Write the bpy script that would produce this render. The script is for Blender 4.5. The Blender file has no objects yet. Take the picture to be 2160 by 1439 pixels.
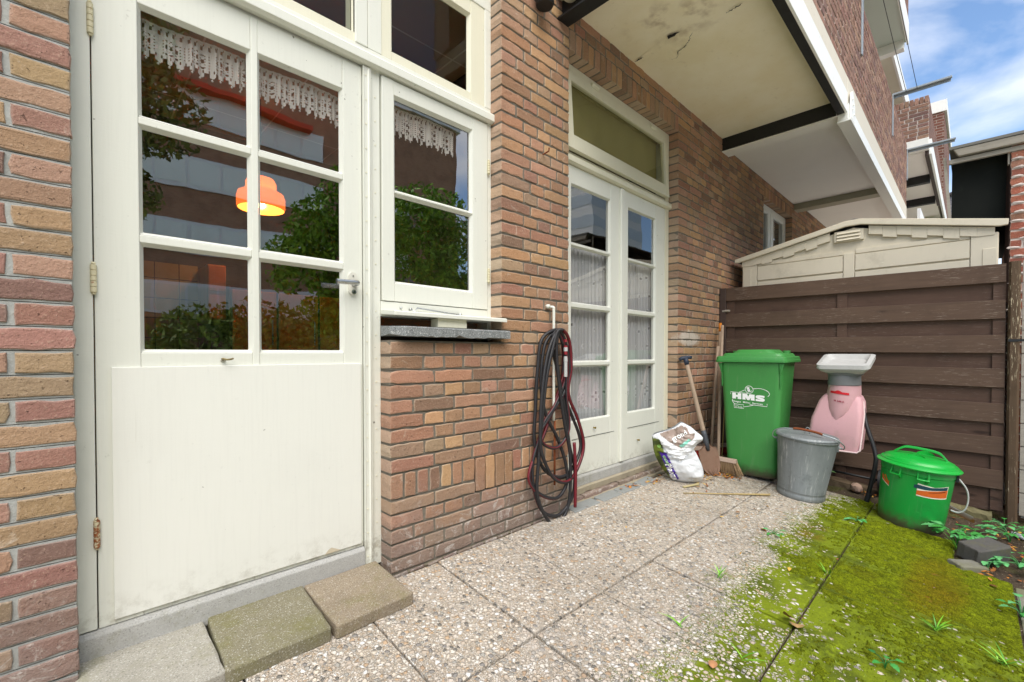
import bpy, bmesh, math, random
import numpy as np
from mathutils import Vector, Matrix, noise as mnoise
random.seed(7); R = math.radians
scene = bpy.context.scene
COL = scene.collection
SL, WY, FY = 0.10, 1.69, 1.77            # patio fall, brick face, joinery face (metres)
def gz(y): return SL*(y-WY)              # height of the sloping patio

# ------------------------------------------------------------------ colour and node helpers
def hx(h, k=1.0):
    h = h.lstrip('#'); c = [int(h[i:i+2], 16)/255 for i in (0, 2, 4)]
    return tuple((x/12.92 if x <= .04045 else ((x+.055)/1.055)**2.4)*k for x in c)+(1.0,)
class S:
    """a node socket with arithmetic"""
    def __init__(s, g, k): s.g, s.k = g, k
    def _m(s, op, o=None, c=None):
        n = s.g.nt.nodes.new('ShaderNodeMath'); n.operation = op
        for i, v in enumerate((s, o, c)):
            if v is not None: s.g.put(n.inputs[i], v)
        return S(s.g, n.outputs[0])
    def __add__(s, o): return s._m('ADD', o)
    def __sub__(s, o): return s._m('SUBTRACT', o)
    def __mul__(s, o): return s._m('MULTIPLY', o)
    def __truediv__(s, o): return s._m('DIVIDE', o)
    def gt(s, o): return s._m('GREATER_THAN', o)
    def lt(s, o): return s._m('LESS_THAN', o)
    def mx(s, o): return s._m('MAXIMUM', o)
    def mn(s, o): return s._m('MINIMUM', o)
    def pw(s, o): return s._m('POWER', o)
    def ab(s): return s._m('ABSOLUTE')
    def inv(s): return s*-1.0+1.0
    def sstep(s, a, b):
        n = s.g.nt.nodes.new('ShaderNodeMapRange'); n.interpolation_type = 'SMOOTHSTEP'
        s.g.put(n.inputs[0], s); n.inputs[1].default_value = min(a, b); n.inputs[2].default_value = max(a, b)
        n.inputs[3].default_value = 0 if a < b else 1; n.inputs[4].default_value = 1 if a < b else 0
        return S(s.g, n.outputs[0])
class G:
    def __init__(s, name):
        s.m = bpy.data.materials.new(name); s.m.use_nodes = True; s.nt = s.m.node_tree
        s.nt.nodes.clear(); s.out = s.nt.nodes.new('ShaderNodeOutputMaterial')
    def put(s, inp, v):
        if isinstance(v, S): s.nt.links.new(v.k, inp)
        elif v is not None:
            try: inp.default_value = v
            except Exception: inp.default_value = (v, v, v, 1)
    def n(s, t, **kw):
        nd = s.nt.nodes.new(t)
        for k, v in kw.items(): setattr(nd, k, v)
        return nd
    def pos(s): return S(s, s.n('ShaderNodeNewGeometry').outputs['Position'])
    def obj(s): return S(s, s.n('ShaderNodeTexCoord').outputs['Object'])
    def attr(s, name='Col'): return S(s, s.n('ShaderNodeAttribute', attribute_name=name).outputs['Color'])
    def xyz(s, v):
        nd = s.n('ShaderNodeSeparateXYZ'); s.put(nd.inputs[0], v)
        return [S(s, o) for o in nd.outputs]
    def scale(s, v, sc, loc=(0, 0, 0), rot=(0, 0, 0)):
        nd = s.n('ShaderNodeMapping'); s.put(nd.inputs[0], v); nd.inputs[1].default_value = loc
        nd.inputs[2].default_value = rot; nd.inputs[3].default_value = sc
        return S(s, nd.outputs[0])
    def noise(s, v, sc, det=4, rough=.55, dist=0, out=0):
        nd = s.n('ShaderNodeTexNoise'); s.put(nd.inputs['Vector'], v); nd.inputs['Scale'].default_value = sc
        nd.inputs['Detail'].default_value = det; nd.inputs['Roughness'].default_value = rough; nd.inputs['Distortion'].default_value = dist
        return S(s, nd.outputs[out])
    def voro(s, v, sc, feature='F1', rnd=1.0, dims='3D'):
        nd = s.n('ShaderNodeTexVoronoi', feature=feature, voronoi_dimensions=dims); s.put(nd.inputs['Vector'], v)
        nd.inputs['Scale'].default_value = sc; nd.inputs['Randomness'].default_value = rnd
        return nd
    def ramp(s, f, stops, interp='LINEAR'):
        nd = s.n('ShaderNodeValToRGB'); s.put(nd.inputs[0], f); cr = nd.color_ramp; cr.interpolation = interp
        while len(cr.elements) < len(stops): cr.elements.new(.5)
        for e, (p, c) in zip(cr.elements, stops):
            e.position = p; e.color = c if not isinstance(c, (int, float)) else (c, c, c, 1)
        return S(s, nd.outputs[0])
    def mix(s, f, a, b, blend='MIX'):
        nd = s.n('ShaderNodeMix', data_type='RGBA', blend_type=blend); s.put(nd.inputs[0], f)
        s.put(nd.inputs[6], a); s.put(nd.inputs[7], b); return S(s, nd.outputs[2])
    def bump(s, h, strength=.5, dist=.002, nrm=None):
        nd = s.n('ShaderNodeBump'); nd.inputs['Strength'].default_value = strength; nd.inputs['Distance'].default_value = dist
        s.put(nd.inputs['Height'], h)
        if nrm: s.put(nd.inputs['Normal'], nrm)
        return S(s, nd.outputs[0])
    def pbr(s, col, rough=.7, nrm=None, metal=0, spec=.5, **kw):
        nd = s.n('ShaderNodeBsdfPrincipled'); s.put(nd.inputs['Base Color'], col); s.put(nd.inputs['Roughness'], rough)
        s.put(nd.inputs['Metallic'], metal); nd.inputs['Specular IOR Level'].default_value = spec
        if nrm: s.put(nd.inputs['Normal'], nrm)
        for k, v in kw.items(): s.put(nd.inputs[k], v)
        return S(s, nd.outputs[0])
    def end(s, sh):
        s.nt.links.new(sh.k, s.out.inputs[0]); return s.m
    def mixsh(s, f, a, b):
        nd = s.n('ShaderNodeMixShader'); s.put(nd.inputs[0], f); s.nt.links.new(a.k, nd.inputs[1]); s.nt.links.new(b.k, nd.inputs[2])
        return S(s, nd.outputs[0])

# ------------------------------------------------------------------ mesh helper
ORIG = {}
class MB:
    def __init__(s): s.v, s.f, s.mi, s.c = [], [], [], {}; s.m = 0; s.col = None
    def add(s, vs, fs, col=None):
        b = len(s.v); s.v += [tuple(p) for p in vs]
        s.f += [tuple(i+b for i in f) for f in fs]; s.mi += [s.m]*len(fs)
        col = col or s.col
        if col is not None:
            for i in range(b, len(s.v)): s.c[i] = col
        return b
    def box(s, x0, x1, y0, y1, z0, z1, col=None):
        s.add([(x0,y0,z0),(x1,y0,z0),(x1,y1,z0),(x0,y1,z0),(x0,y0,z1),(x1,y0,z1),(x1,y1,z1),(x0,y1,z1)],
              [(0,3,2,1),(4,5,6,7),(0,1,5,4),(1,2,6,5),(2,3,7,6),(3,0,4,7)], col)
    def hexa(s, p, col=None):            # eight corners, bottom ring then top ring
        s.add(p, [(0,3,2,1),(4,5,6,7),(0,1,5,4),(1,2,6,5),(2,3,7,6),(3,0,4,7)], col)
    def prism(s, poly, axis, a, b, col=None):   # extrude a 2D polygon along axis 'x','y' or 'z'
        f = {'x': lambda p, t: (t, p[0], p[1]), 'y': lambda p, t: (p[0], t, p[1]), 'z': lambda p, t: (p[0], p[1], t)}[axis]
        n = len(poly); s.add([f(p, a) for p in poly]+[f(p, b) for p in poly],
            [tuple(range(n))[::-1], tuple(range(n, 2*n))]+[(i, (i+1) % n, n+(i+1) % n, n+i) for i in range(n)], col)
    def loft(s, rings, cap=True, closed=True, col=None):
        n = len(rings[0]); vs = [p for r in rings for p in r]; fs = []
        for k in range(len(rings)-1):
            for i in range(n if closed else n-1):
                j = (i+1) % n; fs.append((k*n+i, k*n+j, (k+1)*n+j, (k+1)*n+i))
        if cap: fs += [tuple(range(n))[::-1], tuple(range((len(rings)-1)*n, len(rings)*n))]
        return s.add(vs, fs, col)
    def lathe(s, prof, n=40, c=(0, 0), cap=True, col=None):
        s.loft([[(c[0]+r*math.cos(2*math.pi*i/n), c[1]+r*math.sin(2*math.pi*i/n), z) for i in range(n)] for r, z in prof], cap, col=col)
    def tube(s, path, r, n=8, cap=True, closed=False, cols=None, twist=0):
        P = [Vector(p) for p in path]; m = len(P); rings = []; up = Vector((0, 0, 1)); prev = None
        for i, p in enumerate(P):
            t = (P[(i+1) % m]-P[i-1]) if closed else (P[min(i+1, m-1)]-P[max(i-1, 0)])
            t.normalize()
            if prev is None:
                a = t.cross(up if abs(t.z) < .9 else Vector((1, 0, 0))).normalized()
            else: a = (prev-t*prev.dot(t)).normalized()
            prev = a; b = t.cross(a); rr = r[i] if isinstance(r, (list, tuple)) else r
            rings.append([p+(a*math.cos(w)+b*math.sin(w))*rr for w in [2*math.pi*k/n+twist*i for k in range(n)]])
        if closed: rings.append(rings[0]); cap = False
        b0 = s.loft(rings, cap)
        if cols:
            for i in range(len(rings)*n): s.c[b0+i] = cols[i % n]
    def build(s, name, mats, parent=None, smooth=False, bevel=0, seg=2, local=False, auto=None):
        me = bpy.data.meshes.new(name); o0 = ORIG.get(parent.name, Vector()) if parent and not local else Vector()
        vs = [(x-o0.x, y-o0.y, z-o0.z) for x, y, z in s.v] if o0.length else s.v
        me.from_pydata(vs, [], s.f)
        for m in (mats if isinstance(mats, (list, tuple)) else [mats]): me.materials.append(m)
        if any(s.mi): me.polygons.foreach_set('material_index', s.mi)
        if s.c:
            at = me.color_attributes.new('Col', 'FLOAT_COLOR', 'POINT')
            arr = np.ones((len(s.v), 4), 'f')
            for i, c in s.c.items(): arr[i] = c
            at.data.foreach_set('color', arr.ravel())
        if smooth: me.polygons.foreach_set('use_smooth', [True]*len(me.polygons))
        me.update()
        if auto: me.set_sharp_from_angle(angle=R(auto))
        o = bpy.data.objects.new(name, me); COL.objects.link(o)
        if parent:
            o.parent = parent; ORIG[o.name] = o0
        if bevel:
            md = o.modifiers.new('bevel', 'BEVEL'); md.width = bevel; md.segments = seg; md.limit_method = 'ANGLE'; md.angle_limit = R(40)
        return o
def tag(o, label=None, cat=None, group=None, kind=None):
    for k, v in (('label', label), ('category', cat), ('group', group), ('kind', kind)):
        if v: o[k] = v
    return o
def thing(name, label, cat, loc=(0, 0, 0), group=None, M=None):
    o = bpy.data.objects.new(name, None); COL.objects.link(o); o.empty_display_size = .1
    if M is not None: o.matrix_world = M
    else:
        o.location = loc
    ORIG[o.name] = Vector(loc) if M is None else Vector()
    return tag(o, label, cat, group)
def spline(pts, n=10, closed=False):
    P = [Vector(p) for p in pts]; out = []; m = len(P)
    for i in range(m if closed else m-1):
        if closed: a, b, c, d = P[i-1], P[i], P[(i+1) % m], P[(i+2) % m]
        else: a, b, c, d = P[max(i-1, 0)], P[i], P[i+1], P[min(i+2, m-1)]
        for k in range(n):
            t = k/n; out.append(.5*((2*b)+(c-a)*t+(2*a-5*b+4*c-d)*t*t+(3*b-a-3*c+d)*t**3))
    if not closed: out.append(P[-1])
    return out
def rrect(w, d, r, n=5):                 # rounded rectangle, centred
    out = []
    for cx, cy, a0 in ((w/2-r, d/2-r, 0), (-w/2+r, d/2-r, 90), (-w/2+r, -d/2+r, 180), (w/2-r, -d/2+r, 270)):
        for k in range(n): a = R(a0+90*k/(n-1)); out.append((cx+r*math.cos(a), cy+r*math.sin(a)))
    return out
def text_polys(txt, size, bold=0.0, spacing=1.0, sx=1.0):
    cu = bpy.data.curves.new('lettering', 'FONT'); cu.body = txt; cu.size = size; cu.offset = bold; cu.space_character = spacing
    cu.resolution_u = 3; ob = bpy.data.objects.new('lettering', cu); COL.objects.link(ob)
    bpy.context.view_layer.update()
    me = bpy.data.meshes.new_from_object(ob.evaluated_get(bpy.context.evaluated_depsgraph_get()))
    vs = [(v.co.x*sx, v.co.y) for v in me.vertices]; fs = [tuple(p.vertices) for p in me.polygons]
    bpy.data.objects.remove(ob); bpy.data.curves.remove(cu); bpy.data.meshes.remove(me)
    if vs:
        x0 = min(v[0] for v in vs); x1 = max(v[0] for v in vs); vs = [(x-x0, y) for x, y in vs]
    return vs, fs
def strip2d(pts, w):                     # a ribbon of width w along a 2D path
    P = [Vector((p[0], p[1])) for p in pts]; L, Rr = [], []
    for i, p in enumerate(P):
        t = (P[min(i+1, len(P)-1)]-P[max(i-1, 0)]).normalized(); nrm = Vector((-t.y, t.x))*w/2
        L.append(p+nrm); Rr.append(p-nrm)
    n = len(P); return [tuple(q) for q in L+Rr], [(i, n+i, n+i+1, i+1) for i in range(n-1)]

# ------------------------------------------------------------------ materials
def paint(name, base, dirt=hx('#6d6a58'), amt=.35, rough=.42, yellow=None):
    g = G(name); p = g.pos()
    n1 = g.noise(p, 2.2, 5); n2 = g.noise(p, 38, 4, .7); n3 = g.noise(g.scale(p, (6, 6, 70)), 3, 3)
    c = g.mix(n1.sstep(.45, .8)*.22, base, tuple(x*.82 for x in base[:3])+(1,))
    c = g.mix(n2.sstep(.62, .76)*n1.sstep(.4, .62)*amt, c, dirt)
    sp = g.noise(p, 42, 2, .5); c = g.mix(sp.sstep(.765, .79)*amt*2.2, c, hx('#4a4436'))
    x, y, z = g.xyz(p)
    br = g.noise(g.scale(p, (55, 55, 2.2)), 2, 4, .6); c = g.mix(br.sstep(.45, .75)*.10, c, tuple(v*.72 for v in base[:3])+(1,))
    lowd = (z+g.noise(p, 13, 5, .7)*.16).sstep(.33, .17)*y.gt(1.6)*g.noise(p, 24, 5, .75).sstep(.42, .66); c = g.mix(lowd*.55*(amt*2+.3), c, hx('#857d68'))
    dr = g.noise(g.scale(p, (30, 30, .9)), 2.4, 4, .65).sstep(.66, .76)*g.noise(p, 2.0, 3).sstep(.45, .65); c = g.mix(dr*(amt*.9+.05), c, hx('#a59d84'))
    b = g.bump(n3*.6+n2*.5+br*.8, .3, .0015)
    return g.end(g.pbr(c, rough, b))
WHITE = paint('aged_cream_paint', hx('#dbdcd1'))
PANELW = paint('white_panel_paint', hx('#e0e0d7'), amt=.2, rough=.38)
CREAM = paint('bounce_tinted_cream_paint', hx('#dddac4'))  # yellower than WHITE: light bounced off the balcony underside put into the colour
def brick_mat(name, dirtz=True, tint=None):
    g = G(name); p = g.pos(); c = g.attr()
    n1 = g.noise(p, 26, 6, .65); n2 = g.noise(p, 140, 4, .7); n3 = g.noise(p, 7, 4)
    c = g.mix(n1.sstep(.40, .80)*.30, c, g.mix(.5, c, hx('#6b4c3e')))
    c = g.mix(n2.sstep(.55, .72)*.35, c, hx('#d8bfa8')); c = g.mix(n2.sstep(.42, .28)*.35, c, hx('#4a3028'))
    c = g.mix(g.noise(p, 11, 6, .75, .8).sstep(.60, .72)*.45, c, hx('#d9cbb9'))
    if dirtz:
        x, y, z = g.xyz(p)
        low = (z+n3*.34-.17).sstep(.36, .04)
        c = g.mix(low*.70, c, g.mix(n1, hx('#6b5f59'), hx('#978d86')))
        wx = ((x-3.76)/.24).ab().pw(2.0)+((z-1.06)/.075).ab().pw(2.0)+(n1-.5)*1.5; c = g.mix(wx.sstep(1.1, .3)*y.lt(1.75)*.75, c, hx('#d9d0c4'))
        c = g.mix(g.noise(p, 1.6, 5, .6).sstep(.42, .70)*.30, c, hx('#7d6a5c'))
        c = g.mix(low*g.noise(p, 17, 6, .75, 1.2).sstep(.52, .64)*.8, c, hx('#bdb5ad'))
        c = g.mix(g.noise(p, 31, 5, .8, .6).sstep(.66, .74)*.35, c, hx('#cfc6bb'))
    pit = g.noise(p, 95, 3, .6).sstep(.66, .74); c = g.mix(pit*.5, c, hx('#3f2c24')); c = g.mix(g.noise(p, 48, 4, .8, 1.5).sstep(.63, .70)*.4, c, hx('#6f5d50'))
    h = n1*.6+n2*.6+g.noise(p, 55, 5, .75)*.6-pit*.7
    return g.end(g.pbr(c, .92, g.bump(h, .9, .006), spec=.2))
BRICK = brick_mat('handmade_brick'); BRICK2 = brick_mat('facade_brick', False)
def mortar_mat(name, a, b):
    g = G(name); p = g.pos(); n = g.noise(p, 60, 5, .7); m = g.noise(p, 6, 4)
    c = g.mix(n, a, b); c = g.mix(m.sstep(.45, .7)*.4, c, tuple(x*.6 for x in a[:3])+(1,))
    return g.end(g.pbr(c, .95, g.bump(n, .8, .004), spec=.2))
MORT = mortar_mat('dark_mortar', hx('#6a6459'), hx('#857e72')); MORTL = mortar_mat('pale_grey_mortar', hx('#969894'), hx('#b4b5b0'))
MORTW = mortar_mat('whitish_mortar', hx('#c3b6ae'), hx('#d8cfc8'))
def stone(name, a, b, sc=45, moss=0, speck=0):
    g = G(name); p = g.pos(); n = g.noise(p, sc, 6, .7); m = g.noise(p, 5, 5); f = g.noise(p, 220, 3, .6)
    c = g.mix(n, a, b)
    if speck: c = g.mix(f.sstep(.58, .66)*speck, c, hx('#d8d8d2')); c = g.mix(f.sstep(.42, .34)*speck, c, hx('#2e2f2f'))
    if moss: c = g.mix(g.noise(p, 7, 7, .75).sstep(.58-.3*moss, .85-.2*moss)*.6, c, hx('#6b6a2c'))
    c = g.mix(m.sstep(.5, .8)*.4, c, tuple(x*.55 for x in a[:3])+(1,))
    return g.end(g.pbr(c, .92, g.bump(n*.7+f*.6, .7, .003), spec=.25))
SILLG = stone('grey_painted_sill', hx('#989793'), hx('#bab9b4'), 24, .2, .35); GRANITE = stone('grey_terrazzo_stone', hx('#6f7272'), hx('#8c8f8e'), 60, 0, .8)
STEPM = stone('mossy_concrete', hx('#6f6b57'), hx('#8d8670'), 40, .55, .5); STEPL = stone('pale_concrete', hx('#8f8b80'), hx('#aaa69b'), 40, .35, .5)
STEPR = stone('warm_mossy_concrete', hx('#7d7262'), hx('#9d8e78'), 35, .45, .5)
LEDGE = stone('rough_concrete_ledge', hx('#928a79'), hx('#b0a48c'), 30, .15); PAVER = stone('grey_clinker', hx('#7d807e'), hx('#959794'), 50, .1)
BLOCKD = stone('dark_concrete_block', hx('#4b4947'), hx('#62605c'), 60, .12); BLOCKG = stone('mossy_kerb_block', hx('#75746c'), hx('#8e8c80'), 60, .6)
def flat(name, col, rough=.5, metal=0, var=.25, sc=18, bump=.15, spec=.5, dirt=None, damt=.3, mud=0):
    g = G(name); p = g.obj(); n = g.noise(p, sc, 5, .65); f = g.noise(p, sc*7, 3)
    c = g.mix(n*var, col, tuple(x*.45 for x in col[:3])+(1,))
    if dirt: c = g.mix(g.noise(p, sc*.35, 6, .75).sstep(.5, .72)*damt, c, dirt)
    if mud:
        x, y, z = g.xyz(p); sx = g.noise(g.scale(p, (9, 9, 55)), 2, 3, .6).sstep(.67, .71)*g.noise(p, 3, 3).sstep(.45, .6)
        c = g.mix(sx*.35, c, tuple(min(1, v*1.6+.08) for v in col[:3])+(1,)); st = g.noise(g.scale(p, (24, 24, 1.4)), 2, 4, .7).sstep(.56, .74); c = g.mix(st*.18*mud, c, hx('#8f9180'))
        c = g.mix((z+g.noise(p, 16, 5, .7)*.13).sstep(.17, .07)*mud, c, hx('#4d4838')); c = g.mix(g.noise(p, 70, 3, .6).sstep(.68, .72)*.4*mud, c, hx('#6a6450'))
    return g.end(g.pbr(c, (n-.5)*.25+rough, g.bump(n*.5+f*.3, bump, .002), metal, spec))
BLACKM = flat('black_steel_paint', hx('#17181a'), .55); STEEL = flat('brushed_steel', hx('#c3c5c6'), .28, 1, .1)
GALV = flat('galvanised_steel', hx('#a9b1b5'), .5, .6, .3); RUST = flat('rusty_iron', hx('#8a4a26'), .85, .2, .6, 40)
WFASC = paint('white_fascia_paint', hx('#f2f3ee'), amt=.25); CONCR = paint('cream_concrete_edge', hx('#d8d2c3'), hx('#75674f'), .8, .8)
def soffit_mat():
    g = G('yellowed_soffit_plaster'); p = g.pos(); n = g.noise(p, 2.4, 6, .6); m = g.noise(p, 30, 4)
    c = g.mix(n.sstep(.35, .7), hx('#f8f0d6'), hx('#f0e5c2')); c = g.mix(m.sstep(.6, .8)*.2, c, hx('#a8986a'))
    x, y, z = g.xyz(p)                    # a branching crack and a brown water stain
    dx = (x-2.66+(g.noise(p, 4, 3)-.5)*.5).ab(); st = dx.sstep(.28, .0)*((y-1.25).ab()).sstep(.5, .0)
    c = g.mix(st*g.noise(p, 9, 5).sstep(.45, .7)*.6, c, hx('#8a6a3a'))
    w = g.voro(g.scale(p, (.9, 1.2, 0.01), (.3, .1, 0)), 1.0, 'DISTANCE_TO_EDGE'); d = S(g, w.outputs[0])
    dd = d+(g.noise(p, 8, 6, .7)-.5)*.05
    cr = (dd.ab()).sstep(.002, .0005)*0.0
    c = g.mix(cr*.9, c, hx('#2a2013'))
    return g.end(g.pbr(c, .85, g.bump(m*.3+cr*-1.0, .5, .004)))
SOFF = soffit_mat(); SOFFW = paint('white_soffit_paint', hx('#f6f4ef'), amt=.15, rough=.7)
def glass_mat(name='window_glass', base=.30, tint=(1, 1, 1, 1), wav=.018):
    g = G(name); p = g.pos(); b = g.bump(g.noise(p, 3.0, 2, .4, .3), wav, .05)
    geo = g.n('ShaderNodeNewGeometry'); dt = g.n('ShaderNodeVectorMath', operation='DOT_PRODUCT')
    g.nt.links.new(geo.outputs['Incoming'], dt.inputs[0]); g.nt.links.new(geo.outputs['Normal'], dt.inputs[1])
    f = (S(g, dt.outputs['Value']).ab()*-1.0+1.0).pw(5.0)*(.9-base)+base      # same from both sides of the pane
    tr = g.n('ShaderNodeBsdfTransparent'); tr.inputs[0].default_value = tint
    gl = g.n('ShaderNodeBsdfGlossy'); gl.inputs['Roughness'].default_value = .0; g.put(gl.inputs['Normal'], b)
    return g.end(g.mixsh(f.mn(1.0), S(g, tr.outputs[0]), S(g, gl.outputs[0])))
GLASS = glass_mat(base=.36); GLASSD = glass_mat('french_glass', .22); GLASST = glass_mat('transom_glass', .03, (.85, .85, .75, 1))
def wood_mat(name, a, b, peel=None, pamt=.3, grain=(1.2, 14, 14), rough=.75, axis='y'):
    g = G(name); p = g.pos(); sc = {'y': (14, 1.2, 14), 'x': (1.2, 14, 14), 'z': (14, 14, 1.2)}[axis]
    n = g.noise(g.scale(p, sc), 3.0, 6, .65, .4); m = g.noise(p, 4, 4); f = g.noise(g.scale(p, tuple(v*2.2 for v in sc)), 6, 4, .7)
    c = g.mix(n, a, b); c = g.mix(m.sstep(.5, .75)*.3, c, tuple(x*.55 for x in a[:3])+(1,))
    kn = g.voro(g.scale(p, tuple(1.9 if v < 5 else 7.5 for v in sc)), 1.0, 'F1', 1.0); kd = S(g, kn.outputs['Distance'])+(n-.5)*.06; c = g.mix(kd.sstep(.13, .05)*.75, c, tuple(x*.35 for x in a[:3])+(1,))
    if peel:
        k = f.sstep(.57, .63)*g.noise(p, 3.2, 5, .7).sstep(.44, .58)
        c = g.mix(k*pamt, c, peel)
    return g.end(g.pbr(c, rough, g.bump(n*.6+f*.5, .5, .002), spec=.3))
FENCEM = wood_mat('brown_stained_fence', hx('#4b3a31'), hx('#6a5546'), hx('#b0a292'), .3)
FENCEB = wood_mat('brown_stained_backboard', hx('#4b382f'), hx('#624c40'), hx('#8f8377'), .3)
POSTM = wood_mat('peeling_post', hx('#4a3b2c'), hx('#5f4c3a'), hx('#bdb094'), .95, axis='z'); POSTD = wood_mat('dark_post', hx('#443733'), hx('#55463f'), axis='z')
GREYW = wood_mat('weathered_grey_wood', hx('#8a8378'), hx('#b5aea1'), hx('#57514a'), .5); HANDLEW = wood_mat('ash_handle', hx('#94806c'), hx('#b29d88'), hx('#6b594b'), .35, axis='z')
TIMB = wood_mat('rotten_timber', hx('#5d5a3c'), hx('#7b7352'), hx('#3a3a20'), .6); ORANGEW = wood_mat('varnished_pine', hx('#b2631d'), hx('#d98a35'), axis='z', rough=.3)
RESIN = flat('beige_resin', hx('#d9d0bb'), .55, 0, .14, 9, .12, .5, hx('#9b937f'), .35, .35)
def tex(name, col, rough=.45, dirt=hx('#3a4a2c'), amt=.2): return flat(name, col, rough, 0, .2, 8, .08, .5, dirt, amt+.1, 1.0)
BINGREEN = tex('green_bin_plastic', hx('#3f8d43'), .45); PAILGREEN = tex('bright_green_plastic', hx('#10a83a'), .32, hx('#2c4a2c'), .15)
PAILBODY = tex('grass_green_plastic', hx('#10963a'), .38, hx('#294a2a'), .2)
PINK = flat('faded_pink_plastic', hx('#d6a6ab'), .6, 0, .22, 7, .15, .4, hx('#a48f80'), .55, .5); GREYP = flat('grey_plastic', hx('#77797a'), .5, 0, .3, 9, .15, .4, hx('#4b4f4a'), .5)
LGREYP = flat('pale_grey_plastic', hx('#b9b9b6'), .5, 0, .2, 9, .15, .4, hx('#74746c'), .5); RUBBER = flat('black_rubber', hx('#1d1f22'), .6)
INK = flat('white_print', hx('#f4f6f4'), .5, 0, 0); REDINK = flat('red_print', hx('#cf1626'), .5, 0, .1); DRED = flat('dark_red_print', hx('#a02c44'), .5, 0, .1)
def attr_mat(name, rough=.6, bump=.3, sc=30, spec=.4, dirt=None):
    g = G(name); p = g.obj(); n = g.noise(p, sc, 5, .65); c = g.attr()
    c = g.mix(n*.3, c, g.mix(.5, c, (0, 0, 0, 1)))
    if dirt: c = g.mix(g.noise(p, sc*.4, 6, .7).sstep(.55, .75)*.4, c, dirt)
    return g.end(g.pbr(c, rough, g.bump(n, bump, .003), spec=spec))
HOSEM = attr_mat('rubber_hose', .45, .05); LEAFM = attr_mat('leaf', .5, .2, 60); BAGM = attr_mat('plastic_sack', .35, .35, 25, .5, hx('#8c8a7c')); GENM = attr_mat('coloured_surface', .6, .2)
def zinc():
    g = G('zinc'); p = g.obj(); n = g.noise(g.scale(p, (5, 5, 1.2)), 3, 5, .65); f = g.noise(p, 45, 4)
    st = g.noise(g.scale(p, (26, 26, 1.0)), 2, 4, .7)
    c = g.mix(n, hx('#6c7274'), hx('#959a9a')); c = g.mix(st.sstep(.54, .72)*.6, c, hx('#c4c6c2')); c = g.mix(f.sstep(.62, .76)*.6, c, hx('#55585a')); c = g.mix(g.noise(p, 9, 6, .75).sstep(.52, .66)*.45, c, hx('#5e6466'))
    return g.end(g.pbr(c, .62, g.bump(n*.5+f*.3, .3, .003), .4))
ZINC = zinc()
def lace_cloth():
    g = G('white_crochet'); p = g.pos(); n = g.noise(p, 300, 2)
    d = g.n('ShaderNodeBsdfDiffuse'); d.inputs[0].default_value = hx('#f3f2ea'); t = g.n('ShaderNodeBsdfTranslucent'); t.inputs[0].default_value = hx('#f3f2ea')
    return g.end(g.mixsh(.3, S(g, d.outputs[0]), S(g, t.outputs[0])))
LACE = lace_cloth()
def voile():
    g = G('white_voile'); p = g.attr('Col'); u = g.xyz(p)
    d = g.n('ShaderNodeBsdfDiffuse'); d.inputs[0].default_value = hx('#f1f2f2'); t = g.n('ShaderNodeBsdfTranslucent'); t.inputs[0].default_value = hx('#f1f2f2')
    tr = g.n('ShaderNodeBsdfTransparent'); cl = g.mixsh(.45, S(g, d.outputs[0]), S(g, t.outputs[0]))
    return g.end(g.mixsh(u[0], S(g, tr.outputs[0]), cl))
VOILE = voile()
CLOUD, SKYS, SUNE, SUNA, EXPO = 5.6, .115, 2.2, 55, 1.10
# ------------------------------------------------------------------ brickwork
PAL = [('#c08a5e', 3), ('#bd8266', 4), ('#b47866', 5), ('#ab6f5c', 4), ('#a67c58', 3), ('#a87668', 3), ('#c29a62', 2.5), ('#99705c', 1.5), ('#b08058', 2)]
PALP = [('#ab8a68', 3), ('#a9826e', 4), ('#a3746a', 4), ('#986b60', 3), ('#a88c6c', 2), ('#957c64', 3), ('#8b6a62', 2)]
PALF = [('#8e675c', 4), ('#9a7466', 4), ('#86625a', 3), ('#a27c6c', 2), ('#805f5c', 2)]
PALR = [('#a85a48', 4), ('#b66850', 3), ('#9b5548', 3), ('#a06a58', 2)]
PALH = [('#b68860', 3), ('#ae7f5f', 4), ('#bd9168', 3), ('#a2785b', 3), ('#b2826a', 4), ('#a8866c', 3), ('#a0705c', 2), ('#8d6a58', 1.5)]
def pick(pal):
    t = random.uniform(0, sum(w for _, w in pal))
    for h, w in pal:
        t -= w
        if t <= 0: break
    k = random.uniform(.86, 1.14); c = hx(h)
    l = sum(c[:3])/3; return tuple((x*.82+l*.18)*k*t_*random.uniform(.96, 1.04) for x, t_ in zip(c[:3], (1.03, 1.03, .94)))+(1,)
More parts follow.
